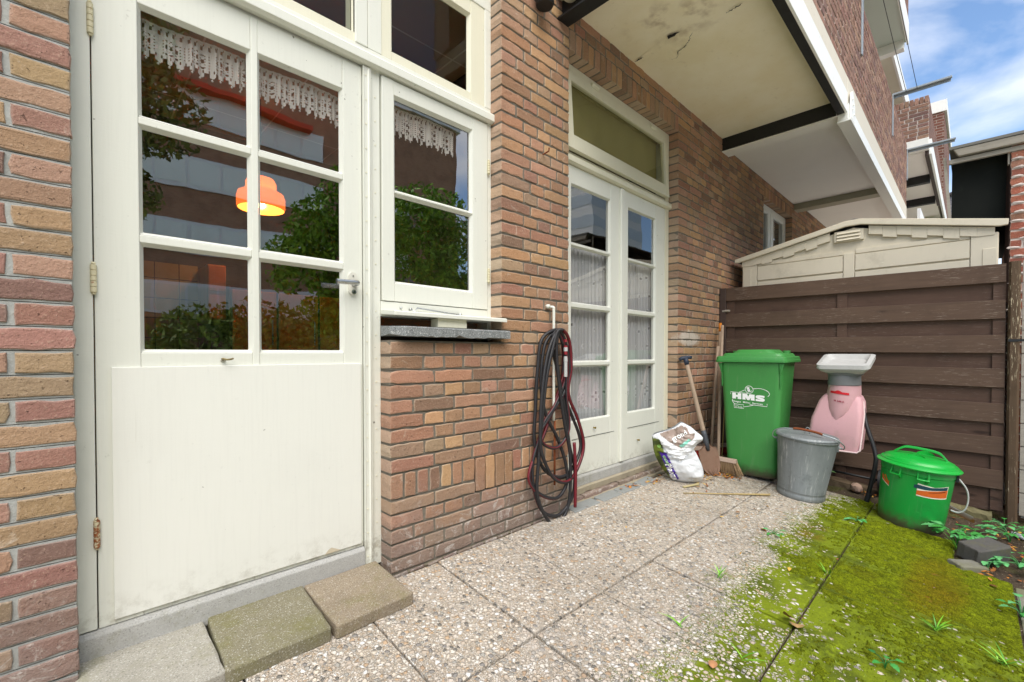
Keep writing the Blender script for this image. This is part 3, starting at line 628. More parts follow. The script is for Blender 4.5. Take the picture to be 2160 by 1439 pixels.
# ------------------------------------------------------------------ things seen in the kitchen
t = thing('kitchen_cabinet', 'tall varnished orange wooden kitchen cabinet seen through the lower door panes', 'cabinet', (1.25, 4.1, .02))
mb = MB(); mb.box(.86, 1.86, 3.95, 4.59, .02, 1.45); mb.build('carcass', flat('dark_wood', hx('#4a2c14'), .5), t)
for i in range(3):
    mb = MB(); mb.box(.875+i*.33, .875+i*.33+.31, 3.93, 3.949, .1, 1.42); mb.build('cabinet_door', ORANGEW, t, bevel=.004)
    mb = MB(); mb.tube([(1.15+i*.33, 3.915, 1.0), (1.15+i*.33, 3.915, 1.2)], .006, 8); mb.build('door_handle', STEEL, t)
t = thing('wall_cupboard', 'small orange wooden wall cupboard hanging above the dark kitchen corner', 'cupboard', (.62, 4.2, 1.25))
mb = MB(); mb.box(.73, .85, 4.0, 4.59, 1.18, 1.6); mb.build('carcass', ORANGEW, t, bevel=.004)
mb = MB(); mb.box(.735, .845, 3.985, 3.999, 1.40, 1.59); mb.box(.735, .845, 3.985, 3.999, 1.19, 1.37); mb.build('cupboard_door', ORANGEW, t, bevel=.003)
lamp = thing('pendant_lamp', 'lit orange pendant lamp with a two tiered bell shade in the kitchen', 'lamp', (1.035, 3.77, 2.0))
def lampmat():
    g = G('orange_lampshade'); d = g.n('ShaderNodeBsdfDiffuse'); d.inputs[0].default_value = (.95, .46, .12, 1); t = g.n('ShaderNodeBsdfTranslucent'); t.inputs[0].default_value = (1, .34, .08, 1)
    gl = g.n('ShaderNodeBsdfGlossy'); gl.inputs['Roughness'].default_value = .15
    return g.end(g.mixsh(.05, g.mixsh(.16, S(g, d.outputs[0]), S(g, t.outputs[0])), S(g, gl.outputs[0])))
mb = MB(); mb.lathe([(.155, 2.02), (.163, 2.035), (.163, 2.10), (.154, 2.135), (.118, 2.155), (.103, 2.175), (.103, 2.215), (.088, 2.245), (.04, 2.258), (.012, 2.26)], 40, (1.035, 3.77), cap=False); mb.build('lamp_shade', lampmat(), lamp, smooth=True)
g = G('bulb_light'); nd = g.n('ShaderNodeEmission'); nd.inputs[0].default_value = hx('#fff0b0'); nd.inputs[1].default_value = 9; BULB = g.end(S(g, nd.outputs[0]))
mb = MB(); mb.lathe([(.002, 2.028), (.02, 2.034), (.028, 2.05), (.02, 2.07), (.012, 2.10)], 20, (1.035, 3.77)); mb.build('bulb', BULB, lamp, smooth=True)
mb = MB(); mb.tube([(1.035, 3.77, 2.255), (1.035, 3.77, 2.85)], .004, 6); mb.build('cord', BLACKM, lamp)
ld = bpy.data.lights.new('lamp_light', 'POINT'); ld.energy = 4.5; ld.color = (1, .72, .38); ld.shadow_soft_size = .03
lo = bpy.data.objects.new('lamp_light', ld); COL.objects.link(lo); lo.parent = lamp; lo.location = (0, 0, .10)

# ------------------------------------------------------------------ curtains
mb = MB(); n = 40; rg = [[(2.2+1.26*i/n, FY+.075+.004*math.sin(i*.9), z) for i in range(n+1)] for z in (2.26, 2.45, 2.66)]
mb.loft(rg, cap=False, closed=False); mb.tube([(2.19, FY+.075, 2.665), (3.47, FY+.075, 2.665)], .012, 8)
tag(mb.build('roller_blind', flat('olive_blind_cloth', hx('#a39c70'), .9, 0, .15, 6), None, smooth=True), 'plain olive grey blind behind the tilted light above the french doors', 'blind')
def valance(name, label, x0, x1, ztop, h, y, seed):
    """crochet lace: a fine grid of threads with the holes left out, scalloped and tasselled at the hem"""
    rnd = random.Random(seed); cs = .0032; nx = int((x1-x0)/cs); mb = MB(); idx = {}
    def P(i, j):
        if (i, j) not in idx:
            x = x0+i*cs; u = i*cs; fold = .005*math.sin(u*2*math.pi/.062+.8*math.sin(u*9))+.004*math.sin(u*2*math.pi/.023)
            k = min(1, j*cs/.03); idx[(i, j)] = len(mb.v); mb.v.append((x+.003*math.sin(u*95)*k, y+fold*(.35+.65*k), ztop-j*cs-.004*math.sin(u*2*math.pi/.31)-.003*k*math.sin(u*70)))
        return idx[(i, j)]
    for i in range(nx):
        sc = i % 9; hem = h-.012+.010*math.sin(math.pi*sc/9)
        nj = int(hem/cs)
        for j in range(nj):
            z = j*cs; solid = True
            if z < .012: solid = (i % 6 != 0) or j < 2
            elif z < .024: solid = (i % 6) in (0, 1, 2, 3)
            elif z < .036: solid = True
            elif z < h-.034:
                q, r = i % 22, j
                solid = not ((i % 3 == 1) and (j % 3 == 1))
                if 4 <= q <= 17 and (q % 5) in (0, 1) and (j % 8) in (1, 2, 3, 4): solid = False
                if q in (0, 1): solid = True
            elif z < h-.030: solid = True
            elif z < h-.020: solid = (i % 4 != 0)
            else: solid = 2 <= sc <= 6
            if solid: mb.f.append((P(i, j), P(i+1, j), P(i+1, j+1), P(i, j+1))); mb.mi.append(0)
        if sc == 4:
            a = mb.v[P(i, nj)]
            c = Vector((a[0], a[1], a[2]-.005)); b0 = len(mb.v); r = .0042
            mb.v += [tuple(c+Vector(d)*r) for d in ((1, 0, 0), (-1, 0, 0), (0, 1, 0), (0, -1, 0), (0, 0, 1.2), (0, 0, -1.2))]
            for q in ((0, 2, 4), (2, 1, 4), (1, 3, 4), (3, 0, 4), (2, 0, 5), (1, 2, 5), (3, 1, 5), (0, 3, 5)): mb.f.append(tuple(b0+w for w in q)); mb.mi.append(0)
    o = mb.build(name, LACE, None, smooth=True); return tag(o, label, 'curtain')
valance('lace_valance', 'wide white crochet lace valance across the top of the kitchen door glass', .135, .80, 1.977, .118, FY+.051, 1)
valance('lace_valance', 'narrow white crochet lace valance in the small casement window', 1.0, 1.375, 2.036, .125, FY+.051, 2)
def net(name, label, x0, x1, z0, z1, y, seed):
    rnd = random.Random(seed); cs = .0045; nx = int((x1-x0)/cs); nz = int((z1-z0)/cs); mb = MB()
    feats = []
    for row in range(8):
        for k in range(int((x1-x0)/.085)+1):
            feats.append((x0+.03+k*.085+(row % 2)*.04+rnd.uniform(-.012, .012), z0+.085+row*.14+rnd.uniform(-.02, .02)+(0 if row > 1 else -.02*row), .011))
    for k in range(4):                      # flower clusters near the hem
        cx = x0+.06+k*.16
        for a in range(6): feats.append((cx+.026*math.cos(a*math.pi/3), z0+.16+.026*math.sin(a*math.pi/3)*1.1, .011))
    fold = []
    for i in range(nx+1):
        u = i*cs; fold.append(.016*math.sin(u*2*math.pi/.047+1.1*math.sin(u*11+seed))+.007*math.sin(u*2*math.pi/.021+seed))
    for j in range(nz+1):
        for i in range(nx+1):
            x, z = x0+i*cs, z0+j*cs; spread = 1-.1*(z1-z)
            slope = abs(fold[min(i+1, nx)]-fold[max(i-1, 0)])/(2*cs); op = .50+.42*min(1, slope/1.5)
            for fx, fz, r in feats:
                if abs(x-fx) < .02 and abs(z-fz) < .024:
                    d = math.hypot((x-fx), (z-fz)*.75-(.002 if z > fz else 0))
                    if d < r*1.15: op = 1.0 if d > r*.5 else .3
            if j > nz-5 or j < 3: op = .9
            mb.v.append((x, y+fold[i]*(.55+.45*(z1-z)/(z1-z0)), z)); mb.c[len(mb.v)-1] = (op, op, op, 1)
    for j in range(nz):
        for i in range(nx): k = j*(nx+1)+i; mb.f.append((k, k+1, k+nx+2, k+nx+1)); mb.mi.append(0)
    o = mb.build(name, VOILE, None, smooth=True); return tag(o, label, 'curtain', 'net curtains behind the french doors')
net('net_curtain', 'white net curtain with ring pattern behind the french door leaf nearer the hose', 2.22, 2.735, .47, 1.63, FY+.07, 3)
net('net_curtain', 'white net curtain with ring pattern behind the french door leaf nearer the spade', 2.90, 3.40, .47, 1.63, FY+.07, 8)
# ------------------------------------------------------------------ the neighbouring houses
nb = thing('row_house', 'neighbouring brick row house with white balcony underside and white window, beyond the brown fence', 'house', (4.47, 1.69, 0))
wall('wall', 4.47, 9.05, 0, 3.02, WY+.003, [(5.69, 6.85, 1.10, 2.735, True)], PALH, [BRICK, MORT], nb)
upper('upper_wall', 4.462, 9.05, WY+.02, WY+.3, 3.02, 9.0, nb)
WW = paint('white_window_paint', hx('#eef0ee'), amt=.1)
nw = leafframe('window', 5.692, 6.848, 1.10, 2.73, [(5.75, 6.11, 1.2, 2.64), (6.31, 6.76, 1.2, 2.64)], FY, .06, nb, WW)
for q in ((5.75, 6.11, 1.2, 2.64), (6.31, 6.76, 1.2, 2.64)): pane(nw, *q, FY+.03, GLASSD)
mb = MB(); mb.box(6.20, 6.30, FY-.006, FY+.02, 1.14, 2.70); mb.build('mullion', WW, nw, bevel=.004)
mb = MB(); mb.box(5.6, 6.95, FY+.062, FY+.3, .9, 2.8); mb.build('dark_room', flat('dim_room', hx('#4d5148'), .8), nb)
mb = MB(); mb.box(4.478, 6.93, .78, WY+.02, 2.925, 3.14); mb.box(7.02, 9.05, .78, WY+.02, 2.99, 3.141); nbal = mb.build('balcony', SOFFW, nb)
mb = MB(); mb.box(4.463, 4.477, .80, WY+.02, 2.868, 3.14); mb.build('beam_web', BLACKM, nbal)
mb = MB(); mb.box(4.470, 4.62, .792, WY+.02, 2.853, 2.866); mb.build('beam_flange', SOFFW, nbal, bevel=.002)
mb = MB(); mb.box(6.935, 7.015, .79, WY+.02, 2.865, 3.0); mb.box(6.93, 7.10, .792, WY+.02, 2.850, 2.8645); mb.build('beam_web', paint('greyish_beam_paint', hx('#a5a28e'), amt=.2), nbal)
mb = MB(); mb.box(4.47, 9.05, .700, .792, 2.80, 2.815); mb.box(4.47, 9.05, .716, .7295, 2.815, 2.94); mb.box(4.47, 9.05, .73, .79, 2.816, 2.90); mb.build('balcony_fascia', WFASC, nbal, bevel=.002)
mb = MB(); mb.box(4.466, 9.05, .724, .779, 2.942, 3.15); mb.build('balcony_edge', CONCR, nbal, bevel=.004)
mb = MB(); mb.prism([(4.50, 2.83), (4.50, 3.02), (4.56, 3.06), (4.66, 2.96), (4.66, 2.83)], 'y', .702, .714)
for x, z in ((4.52, 2.90), (4.56, 2.95), (4.54, 2.99), (4.60, 2.88)): mb.tube([(x, .703, z), (x, .694, z)], .008, 8)
mb.build('fixing_plate', WFASC, nbal)
wall('balcony_parapet', 4.46, 9.05, 3.15, 4.06, .728, [], PALF, [BRICK2, MORTW], nbal, band=False, edge=hx('#c9bcb4'), depth=.19, zc=3.15, rough=.5)
mb = MB(); mb.box(1.98, 8.92, .74, WY, 5.56, 5.75); ub = mb.build('upper_balcony', paint('pale_green_grey_soffit', hx('#c3cdc2'), amt=.15), nb)
mb = MB(); mb.box(1.98, 8.95, .715, .738, 5.53, 5.85); mb.box(8.80, 8.925, .76, WY, 5.43, 5.559); mb.build('balcony_fascia', WFASC, ub)
mb = MB(); mb.box(1.98, 8.95, .725, .9, 5.86, 6.8); mb.build('balcony_parapet', FAC, ub)
for i, (x, zb, zt) in enumerate(((5.06, 3.60, 4.15), (7.26, 3.62, 4.13), (9.02, 3.55, 4.01))):
    mb = MB(); mb.box(x, x+.045, .716, .7275, zb, zt); mb.box(x+.002, x+.043, .20 if i else .20, .7275, zt-.02, zt); mb.box(x+.042, x+.046, .21, .7275, zt-.05, zt-.019)
    mb.build('clothesline_bracket', GALV, nb, bevel=.001)
mb = MB()
for y in (.60, .50):
    mb = MB(); mb.tube([(5.08, y, 4.13), (6.2, y, 4.10), (7.28, y, 4.11)], .003, 5); mb.build('clothesline', RUBBER, nb)

fh = thing('row_house', 'farther brick row house whose balcony sticks out past the white balcony edge', 'house', (9.8, 1.69, 0))
mb = MB(); mb.box(9.052, 30, WY+.004, WY+.3, 0, 9); mb.build('wall', FAC, fh)
Mz = Matrix.Translation((9.8, 0, 0)) @ Matrix.Rotation(R(-90), 4, 'Z')
def rotwall(name, ya, yb, za, zb, X, pal, mats, parent, **kw):
    """brick face looking towards -X, from Y=ya (left) down to Y=yb"""
    M = Matrix.Translation(Vector((X, 0, 0))-ORIG[parent.name]) @ Matrix.Rotation(R(-90), 4, 'Z')
    hold = ORIG[parent.name].copy(); ORIG[parent.name] = Vector()
    o = wall(name, -ya, -yb, za, zb, 0, [], pal, mats, parent, band=False, M=M, zc=za, **kw)
    ORIG[parent.name] = hold; return o
rotwall('balcony_parapet', .95, .53, 4.38, 4.94, 9.8, PALF, [BRICK2, MORTW], fh, edge=hx('#c9bcb4'), rough=.4)
mb = MB()
for i in range(7): brick(mb, -.95+.06*i+.004, -.95+.06*(i+1)-.004, 4.945, 5.05, 0, .1, PALF, hx('#c9bcb4'), .001, .4)
mb.m = 0; o = mb.build('soldier_cap', BRICK2, None); o.parent = fh; o.matrix_basis = Matrix.Translation((0, -1.69, 0)) @ Matrix.Rotation(R(-90), 4, 'Z')
mb = MB(); mb.box(9.902, 16, .532, .75, 4.38, 5.05); mb.build('long_parapet', FAC, fh)
mb = MB(); mb.box(9.79, 9.95, .525, 1.0, 4.22, 4.378); mb.build('concrete_lintel', WFASC, fh, bevel=.004)
mb = MB(); mb.box(9.951, 16, .58, WY, 4.20, 4.36); fb = mb.build('balcony', SOFFW, fh)
mb = MB(); mb.box(9.951, 16, .50, .53, 4.16, 4.40); mb.build('balcony_fascia', WFASC, fb)
mb = MB(); mb.box(9.951, 13.5, .531, .579, 4.14, 4.36); mb.build('edge_beam', flat('dark_brown_beam', hx('#43342f'), .6), fb)
for x in (11.2, 12.8): mb = MB(); mb.box(x, x+.12, .58, WY, 4.06, 4.199); mb.build('steel_beam', BLACKM, fb)
mb = MB(); mb.box(9.9, 12.8, .62, .66, 3.0, 3.3); mb.box(14.6, 14.7, .6, WY, 1.5, 4.1); mb.build('white_window_frame', WW, fh)
mb = MB(); mb.box(14, 17, .5, 1.69, 4.42, 6.35); ch = mb.build('stair_tower', FAC, fh)
mb = MB(); mb.box(13.97, 17.1, .46, 1.69, 6.352, 6.6); mb.build('white_coping', WFASC, ch)
mb = MB(); mb.box(9.06, 13.9, .98, WY, 5.78, 5.95); eb = mb.build('upper_balcony', CREAM, fh)
mb = MB(); mb.box(9.06, 13.9, .95, .979, 5.76, 6.05); mb.build('balcony_fascia', WFASC, eb)
far = thing('end_house', 'far grey brick house closing the row behind the outbuilding roof', 'house', (21, 0, 0))
mb = MB(); mb.box(21, 26, -.4, .9, -.2, 6.2); mb.build('wall', facade_mat('grey_slate_brick', hx('#8d8f98'), hx('#797b85'), hx('#a9abb2')), far)
mb = MB(); mb.prism([(-.5, 6.2), (.2, 6.35), (1.0, 6.2)], 'x', 20.9, 26.1); mb.build('roof', flat('dark_roof_tiles', hx('#4b4a4d'), .8), far)

# ------------------------------------------------------------------ fence
fe = thing('wooden_fence', 'dark brown fence of wide horizontal boards between the house wall and the peeling post', 'fence', (4.42, .75, 0))
FB = [(1.402, 1.524), (1.162, 1.287), (.933, 1.054), (.704, .830), (.467, .597), (.251, .374), (.026, .152)]
mb = MB()
for za, zb in FB:
    d = random.uniform(-.002, .002); n = 14; rg = []
    for i in range(n+1):
        y = 1.628-1.776*i/n; w = .0012*math.sin(i*1.7+za*20); s = .02*(1-i/n) if za > 1.3 else .016*(1-i/n)
        rg.append([(4.405+d+w, y, za+s), (4.405+d+w, y, zb+s*.9), (4.419+d+w, y, zb+s*.9), (4.419+d+w, y, za+s)])
    mb.loft(rg)
mb.build('front_boards', FENCEM, fe, bevel=.002)
mb = MB()
for (a, b), (c, d) in zip(FB[:-1], FB[1:]): mb.box(4.436, 4.449, -.148, 1.628, d-.012, a+.03)
mb.box(4.436, 4.449, -.148, 1.628, -.13, .05)
mb.build('back_boards', FENCEB, fe)
for ya, yb in ((.704, .769), (-.150, -.091), (1.556, 1.626)): mb = MB(); mb.box(4.4205, 4.4352, ya, yb, -.12, 1.515); mb.build('batten', FENCEB, fe)
mb = MB(); mb.box(4.40, 4.462, 1.629, 1.688, -.1, 1.545); mb.build('post', POSTD, fe, bevel=.004)
mb = MB(); n = 30; rg = []
for i in range(n+1):
    z = -.35+1.88*i/n; j = [random.uniform(-.0025, .0025) for _ in range(8)]; r = .034
    rg.append([(4.415+(r+j[k]*.8)*cx, -.186+(.027+j[k]*.8)*cy, z) for k, (cx, cy) in enumerate(((-1, -.6), (-.6, -1), (.6, -1), (1, -.6), (1, .6), (.6, 1), (-.6, 1), (-1, .6)))])
mb.loft(rg); po = mb.build('peeling_post', POSTM, fe)
mb = MB(); mb.box(4.378, 4.381, -.235, -.16, 1.008, 1.024); mb.build('gate_hinge', BLACKM, po)
mb = MB(); mb.tube([(4.40, 1.60, 1.33), (4.40, 1.635, 1.33)], .011, 8); mb.box(4.398, 4.404, 1.59, 1.66, 1.322, 1.338); mb.build('fence_bracket', GREYW, fe)
pf = thing('pale_gate', 'pale weathered board gate just beyond the peeling post', 'gate', (4.44, -.4, 0))
mb = MB()
for i in range(11): mb.box(4.43, 4.45, -1.0, -.222, -.13+i*.152, .015+i*.152)
mb.build('boards', GREYW, pf); mb = MB(); mb.box(4.451, 4.47, -.98, -.90, -.15, 1.54); mb.box(4.451, 4.47, -.30, -.23, -.15, 1.54); mb.build('rails', GREYW, pf)

# ------------------------------------------------------------------ resin shed behind the fence
sh = thing('garden_shed', 'beige resin garden shed with a low gable roof behind the brown fence', 'shed', (4.7, .72, 0))
mb = MB(); mb.prism([(1.585, -.1), (1.585, 1.80), (1.50, 1.826), (.71, 1.985), (-.03, 1.80), (-.12, 1.79), (-.12, -.1)], 'x', 4.70, 6.1); mb.build('wall', RESIN, sh, bevel=.004)
mb = MB()
for y0, y1 in ((1.450, 1.575), (.700, .775), (-.115, .02)): mb.box(4.682, 4.699, y0, y1, .1, 1.79 if y0 != .7 else 1.775)
for y0, y1 in ((.776, 1.449), (.021, .699)):
    for k, (za, zb) in enumerate(((1.475, 1.612), (1.626, 1.758), (1.32, 1.462), (1.765, 1.80))): mb.box(4.684 if k < 3 else 4.688, 4.7, y0+.004, y1-.004, za, zb)
mb.box(4.678, 4.683, 1.50, 1.572, .2, 1.74); mb.box(4.678, 4.683, -.112, -.04, .2, 1.68)
mb.build('panel', RESIN, sh, bevel=.004)
# shingle pattern in the gable, one part on each side of the vent
def roofz(y): return 1.815+(y+.16)*(.19/.87) if y < .71 else 2.005-(y-.71)*(.195/.926)
mb = MB()
for i, y in enumerate(np.arange(-.10, 1.55, .0885)):
    if .60 < y+.046 < .88:
        if mb.v: mb.build('gable_shingles', RESIN, sh, bevel=.0015); mb = MB()
        continue
    a, b = y, y+.088; lo = max(1.772, min(roofz(a), roofz(b))-(.075 if i % 2 else .092))
    hh_ = .074 if i % 2 else .092; la, lb = max(1.772, roofz(a)-hh_), max(1.772, roofz(b)-hh_); mb.hexa([(4.676-(i % 2)*.003, a, la), (4.676-(i % 2)*.003, b, lb), (4.699, b, lb), (4.699, a, la), (4.676-(i % 2)*.003, a, roofz(a)-.004), (4.676-(i % 2)*.003, b, roofz(b)-.004), (4.699, b, roofz(b)-.004), (4.699, a, roofz(a)-.004)])
mb.build('gable_shingles', RESIN, sh, bevel=.0015)
mb = MB(); mb.box(4.672, 4.699, .64, .84, 1.875, 1.965); ve = mb.build('vent', RESIN, sh, bevel=.003)
mb = MB()
for k in range(3): mb.hexa([(4.655, .66, 1.884+k*.027), (4.655, .82, 1.884+k*.027), (4.671, .82, 1.89+k*.027), (4.671, .66, 1.89+k*.027), (4.664, .66, 1.90+k*.027), (4.664, .82, 1.90+k*.027), (4.671, .82, 1.906+k*.027), (4.671, .66, 1.906+k*.027)])
mb.build('louvre', RESIN, ve)
mb = MB(); e = [(1.636, 1.812), (1.640, 1.846), (.76, 2.040), (.66, 2.041), (-.165, 1.866), (-.162, 1.826)]
i2 = [(-.12, 1.823), (.66, 1.995), (.76, 1.995), (1.60, 1.812)]
mb.prism(e+i2, 'x', 4.645, 4.675); mb.build('gable_trim', RESIN, sh, bevel=.004)
mb = MB(); mb.prism([(1.66, 1.838), (1.66, 1.852), (.71, 2.058), (.71, 2.043)], 'x', 4.69, 6.2); mb.prism([(.709, 2.043), (.709, 2.058), (-.14, 1.878), (-.14, 1.863)], 'x', 4.69, 6.2); mb.build('roof', flat('grey_resin_roof', hx('#5c5a58'), .6), sh)

# ------------------------------------------------------------------ old outbuilding behind
ob = thing('outbuilding', 'old outbuilding of crumbling red brick with a black tarred side and weathered roof boards', 'shed', (4.78, -.5, 0))
rotwall('wall', -.175, -1.4, -.2, 2.385, 4.78, PALR, [BRICK2, MORTW], ob, edge=hx('#d2cabc'), rough=.75)
for i in range(32):                           # crumbled mortar lumps
    mb = MB(); z = .93+i*.0625*1.0; 
    if z > 2.35: break
    cx = -.19-random.uniform(0, .06); n = 7; pts = [(4.776-.004*random.random(), cx+.032*math.cos(a)*random.uniform(.7, 1.3), z+.010*math.sin(a)*random.uniform(.6, 1.4)) for a in [2*math.pi*k/n for k in range(n)]]
    b = mb.add(pts+[(4.766, cx, z)], [(k, (k+1) % n, n) for k in range(n)]); mb.build('mortar_lump', MORTW, ob)
TAR = flat('black_tar', hx('#1f221f'), .9, 0, .5, 3, .4, .2, hx('#3c423f'), .7); DKB = flat('dark_brown_board', hx('#3b2621'), .8)
mb = MB(); mb.box(4.90, 6.5, -.19, .128, 1.86, 2.40); mb.build('tarred_side', TAR, ob)
mb = MB(); mb.hexa([(4.79, -.172, 1.3), (4.899, -.150, 1.3), (4.90, -.19, 1.3), (4.79, -.19, 1.3), (4.79, -.171, 2.385), (4.899, -.160, 2.385), (4.90, -.19, 2.385), (4.79, -.19, 2.385)]); mb.build('door_post', DKB, ob)
mb = MB(); mb.hexa([(4.77, .142, 2.362), (4.77, -1.5, 2.350), (4.80, -1.5, 2.350), (4.80, .142, 2.362), (4.77, .142, 2.395), (4.77, -1.5, 2.385), (4.80, -1.5, 2.385), (4.80, .142, 2.395)]); mb.build('lower_board', GREYW, ob, bevel=.003)
mb = MB(); mb.hexa([(4.74, .09, 2.402), (4.74, -1.5, 2.396), (4.79, -1.5, 2.396), (4.79, .09, 2.402), (4.735, .12, 2.456), (4.735, -1.5, 2.452), (4.79, -1.5, 2.452), (4.79, .12, 2.456)]); mb.build('roof_edge_board', GREYW, ob, bevel=.004)
mb = MB(); mb.box(4.73, 7.2, -1.5, .14, 2.458, 2.478); mb.build('roof', flat('grey_bitumen', hx('#77756f'), .9), ob)
mb = MB(); mb.box(4.795, 4.83, -.215, -.16, 2.28, 2.36); mb.build('rafter_end', GREYW, ob)
mb = MB(); mb.hexa([(4.80, .118, 1.86), (4.80, .136, 1.86), (4.82, .136, 1.86), (4.82, .118, 1.86), (4.80, .158, 2.43), (4.80, .176, 2.43), (4.82, .176, 2.43), (4.82, .158, 2.43)]); mb.build('side_lath', GREYW, ob)
mb = MB(); mb.box(4.86, 7.0, -1.4, -.2, -.2, 2.45); mb.build('back_wall', FAC, ob)

# ------------------------------------------------------------------ patio, soil, garden
def patio_mat():
    g = G('pebble_paving'); p = g.pos(); x, y, z = g.xyz(p); wob = g.noise(p, 30, 2, .5, 0, 1)
    pv = g.n('ShaderNodeVectorMath', operation='ADD'); sc = g.n('ShaderNodeVectorMath', operation='SCALE'); g.put(sc.inputs[0], wob); sc.inputs['Scale'].default_value = .010
    g.put(pv.inputs[0], p); g.put(pv.inputs[1], S(g, sc.outputs[0])); q = S(g, pv.outputs[0])
    v = g.voro(q, 64, 'F1', .9); d = S(g, v.outputs['Distance']); cid = S(g, v.outputs['Color']); cx, cy, cz = g.xyz(cid)
    e = S(g, g.voro(q, 64, 'DISTANCE_TO_EDGE', .9).outputs[0])
    v2 = g.voro(q, 150, 'F1', 1.0); c2 = g.xyz(S(g, v2.outputs['Color'])); e2 = S(g, g.voro(q, 150, 'DISTANCE_TO_EDGE', 1.0).outputs[0])
    stops = [(0, hx('#e2dacd')), (.16, hx('#d3c8ba')), (.32, hx('#c3b4a2')), (.46, hx('#aaa69d')), (.56, hx('#dccfbd')), (.66, hx('#918d88')), (.73, hx('#c7ab8c')), (.79, hx('#ebe7e0')), (.89, hx('#77746d')), (.925, hx('#b39a80')), (.95, hx('#cfc4b6'))]
    pc = g.ramp(cx, stops, 'CONSTANT'); pc2 = g.ramp(c2[0], stops, 'CONSTANT')
    big = (cy.gt(.24)); hb = e.sstep(.03, .20)*d.sstep(.72, .42)*big; hs = e2.sstep(.03, .16)*.5
    isb = hb.sstep(.06, .16); cem = g.mix(g.noise(p, 40, 4), hx('#b5a794'), hx('#cdbfab'))
    c = g.mix(hs.sstep(.05, .15)*.75, cem, pc2); c = g.mix(isb, c, pc)
    c = g.mix(g.noise(p, 300, 3)*.3, c, g.mix(.6, c, hx('#4a453e')))
    h = hb.mx(hs)
    # cement film left on some slabs, dark dirt near the wall
    film = g.noise(p, 3.1, 5, .6).sstep(.60, .72)
    c = g.mix(film*.55, c, hx('#b9b0a6')); h = h*(film*-.6+1.0)
    c = g.mix(g.noise(p, 2.0, 4).sstep(.45, .75)*.28, c, hx('#6d665c'))
    # moss: covers everything but the tallest pebbles, in the corner away from the wall
    big_n = (g.noise(p, 2.2, 5, .6)-.5)*.55+(g.noise(p, 9, 4)-.5)*.3
    dy = (y+big_n*.6).sstep(.92, .44); dx = (x+big_n).sstep(1.3, 2.6)*.45+.55
    gap = (((y-.47).ab().sstep(.03, .0))*(x+big_n*.9).sstep(3.0, 2.4)).inv()
    edge = (x-y*.9).sstep(3.45, 3.15)*.25+.75
    cover = dy*dx*edge*(gap*.25+.75)*(g.noise(p, 5.5, 5, .6).sstep(.28, .55)*.30+.70)
    fl = cz.gt((x+big_n*.8).sstep(1.5, 3.2)*.14+.82); hn = (h*.50+cz*.18+(g.noise(p, 55, 3)-.5)*.25).mx(fl*h*1.7)
    ms = (cover*1.06-hn).sstep(.0, .10)
    mn = g.noise(p, 130, 4, .7); mc = g.mix(mn, hx('#4c580a'), hx('#8f9f10')); mc = g.mix(g.noise(p, 5, 6, .7).sstep(.40, .66)*.75, mc, hx('#3d470a')); mc = g.mix(g.noise(p, 13, 5, .7).sstep(.56, .72)*.6, mc, hx('#9db012'))
    br = ((x-2.85)*1.0+(y-.12)*1.6).ab().sstep(.42, .05)*(y-.10).ab().sstep(.19, .06)*g.noise(p, 14, 5, .7).sstep(.36, .6)
    br = br.mx(((x-3.05).ab().sstep(.25, .0))*((y-.64).ab().sstep(.10, .0))*g.noise(p, 12, 4).sstep(.4, .6)*.7)
    mc = g.mix(br*.85, mc, g.mix(mn, hx('#5c3c08'), hx('#96600c')))
    c = g.mix(ms, c, mc); rough = ms*.2+.68
    hh = h*(ms.inv())*1.0+ms*(mn*.8+.25)
    return g.end(g.pbr(c, rough, g.bump(hh, 1.0, .006), spec=.3))
PATIO = patio_mat()
def soil_mat(name, a, b, moss):
    g = G(name); p = g.pos(); n = g.noise(p, 26, 6, .75); m = g.noise(p, 5, 5); w = S(g, g.voro(p, 60).outputs['Distance'])
    c = g.mix(n, a, b); c = g.mix(g.noise(p, 90, 3, .6).sstep(.64, .70)*.8, c, hx('#b3a791')); c = g.mix(m.sstep(.5, .65)*moss, c, hx('#56620f'))
    return g.end(g.pbr(c, .95, g.bump(n+w*.4, 1.0, .02), spec=.2))
SOIL = soil_mat('garden_soil', hx('#2f2720'), hx('#6a5b4a'), .35); BED = soil_mat('joint_sand', hx('#4b453d'), hx('#7c7468'), .2); GARD = soil_mat('garden_ground', hx('#38401a'), hx('#5c6a26'), .6)
mb = MB()
X = [-1.26, -.86, -.456, -.05, .351, .757, 1.161, 1.573, 1.985, 2.395, 2.855, 3.237, 3.65, 4.04]
for r, (ya, yb) in enumerate(((1.668, 1.071), (1.068, .474), (.470, -.148))):
    for i in range(len(X)-1):
        a, b = X[i]+.003, X[i+1]-.003; y1, y0 = ya-.003, yb+.003
        if r == 2 and X[i] > 3.2: y0 = .06
        if r == 2 and X[i] > 3.6: y0 = .20
        d = random.uniform(-.0025, .0025); tx = random.uniform(-.003, .003); th = .04
        q = [(a, y0, gz(y0)+d-tx), (b, y0, gz(y0)+d+tx), (b, y1, gz(y1)+d+tx), (a, y1, gz(y1)+d-tx)]
        mb.hexa([(u, v, w-th) for u, v, w in q]+q)
o = mb.build('patio', PATIO, None, bevel=.004, seg=2); tag(o, kind='structure')
def sheet(name, x0, x1, y0, y1, nx, ny, zf, mat, kind='structure'):
    mb = MB(); vs = []; fs = []
    for j in range(ny+1):
        for i in range(nx+1):
            x = x0+(x1-x0)*i/nx; y = y0+(y1-y0)*j/ny; vs.append((x, y, zf(x, y)))
    for j in range(ny):
        for i in range(nx): k = j*(nx+1)+i; fs.append((k, k+1, k+nx+2, k+nx+1))
    mb.add(vs, fs); return tag(mb.build(name, mat, None, smooth=True), kind=kind)
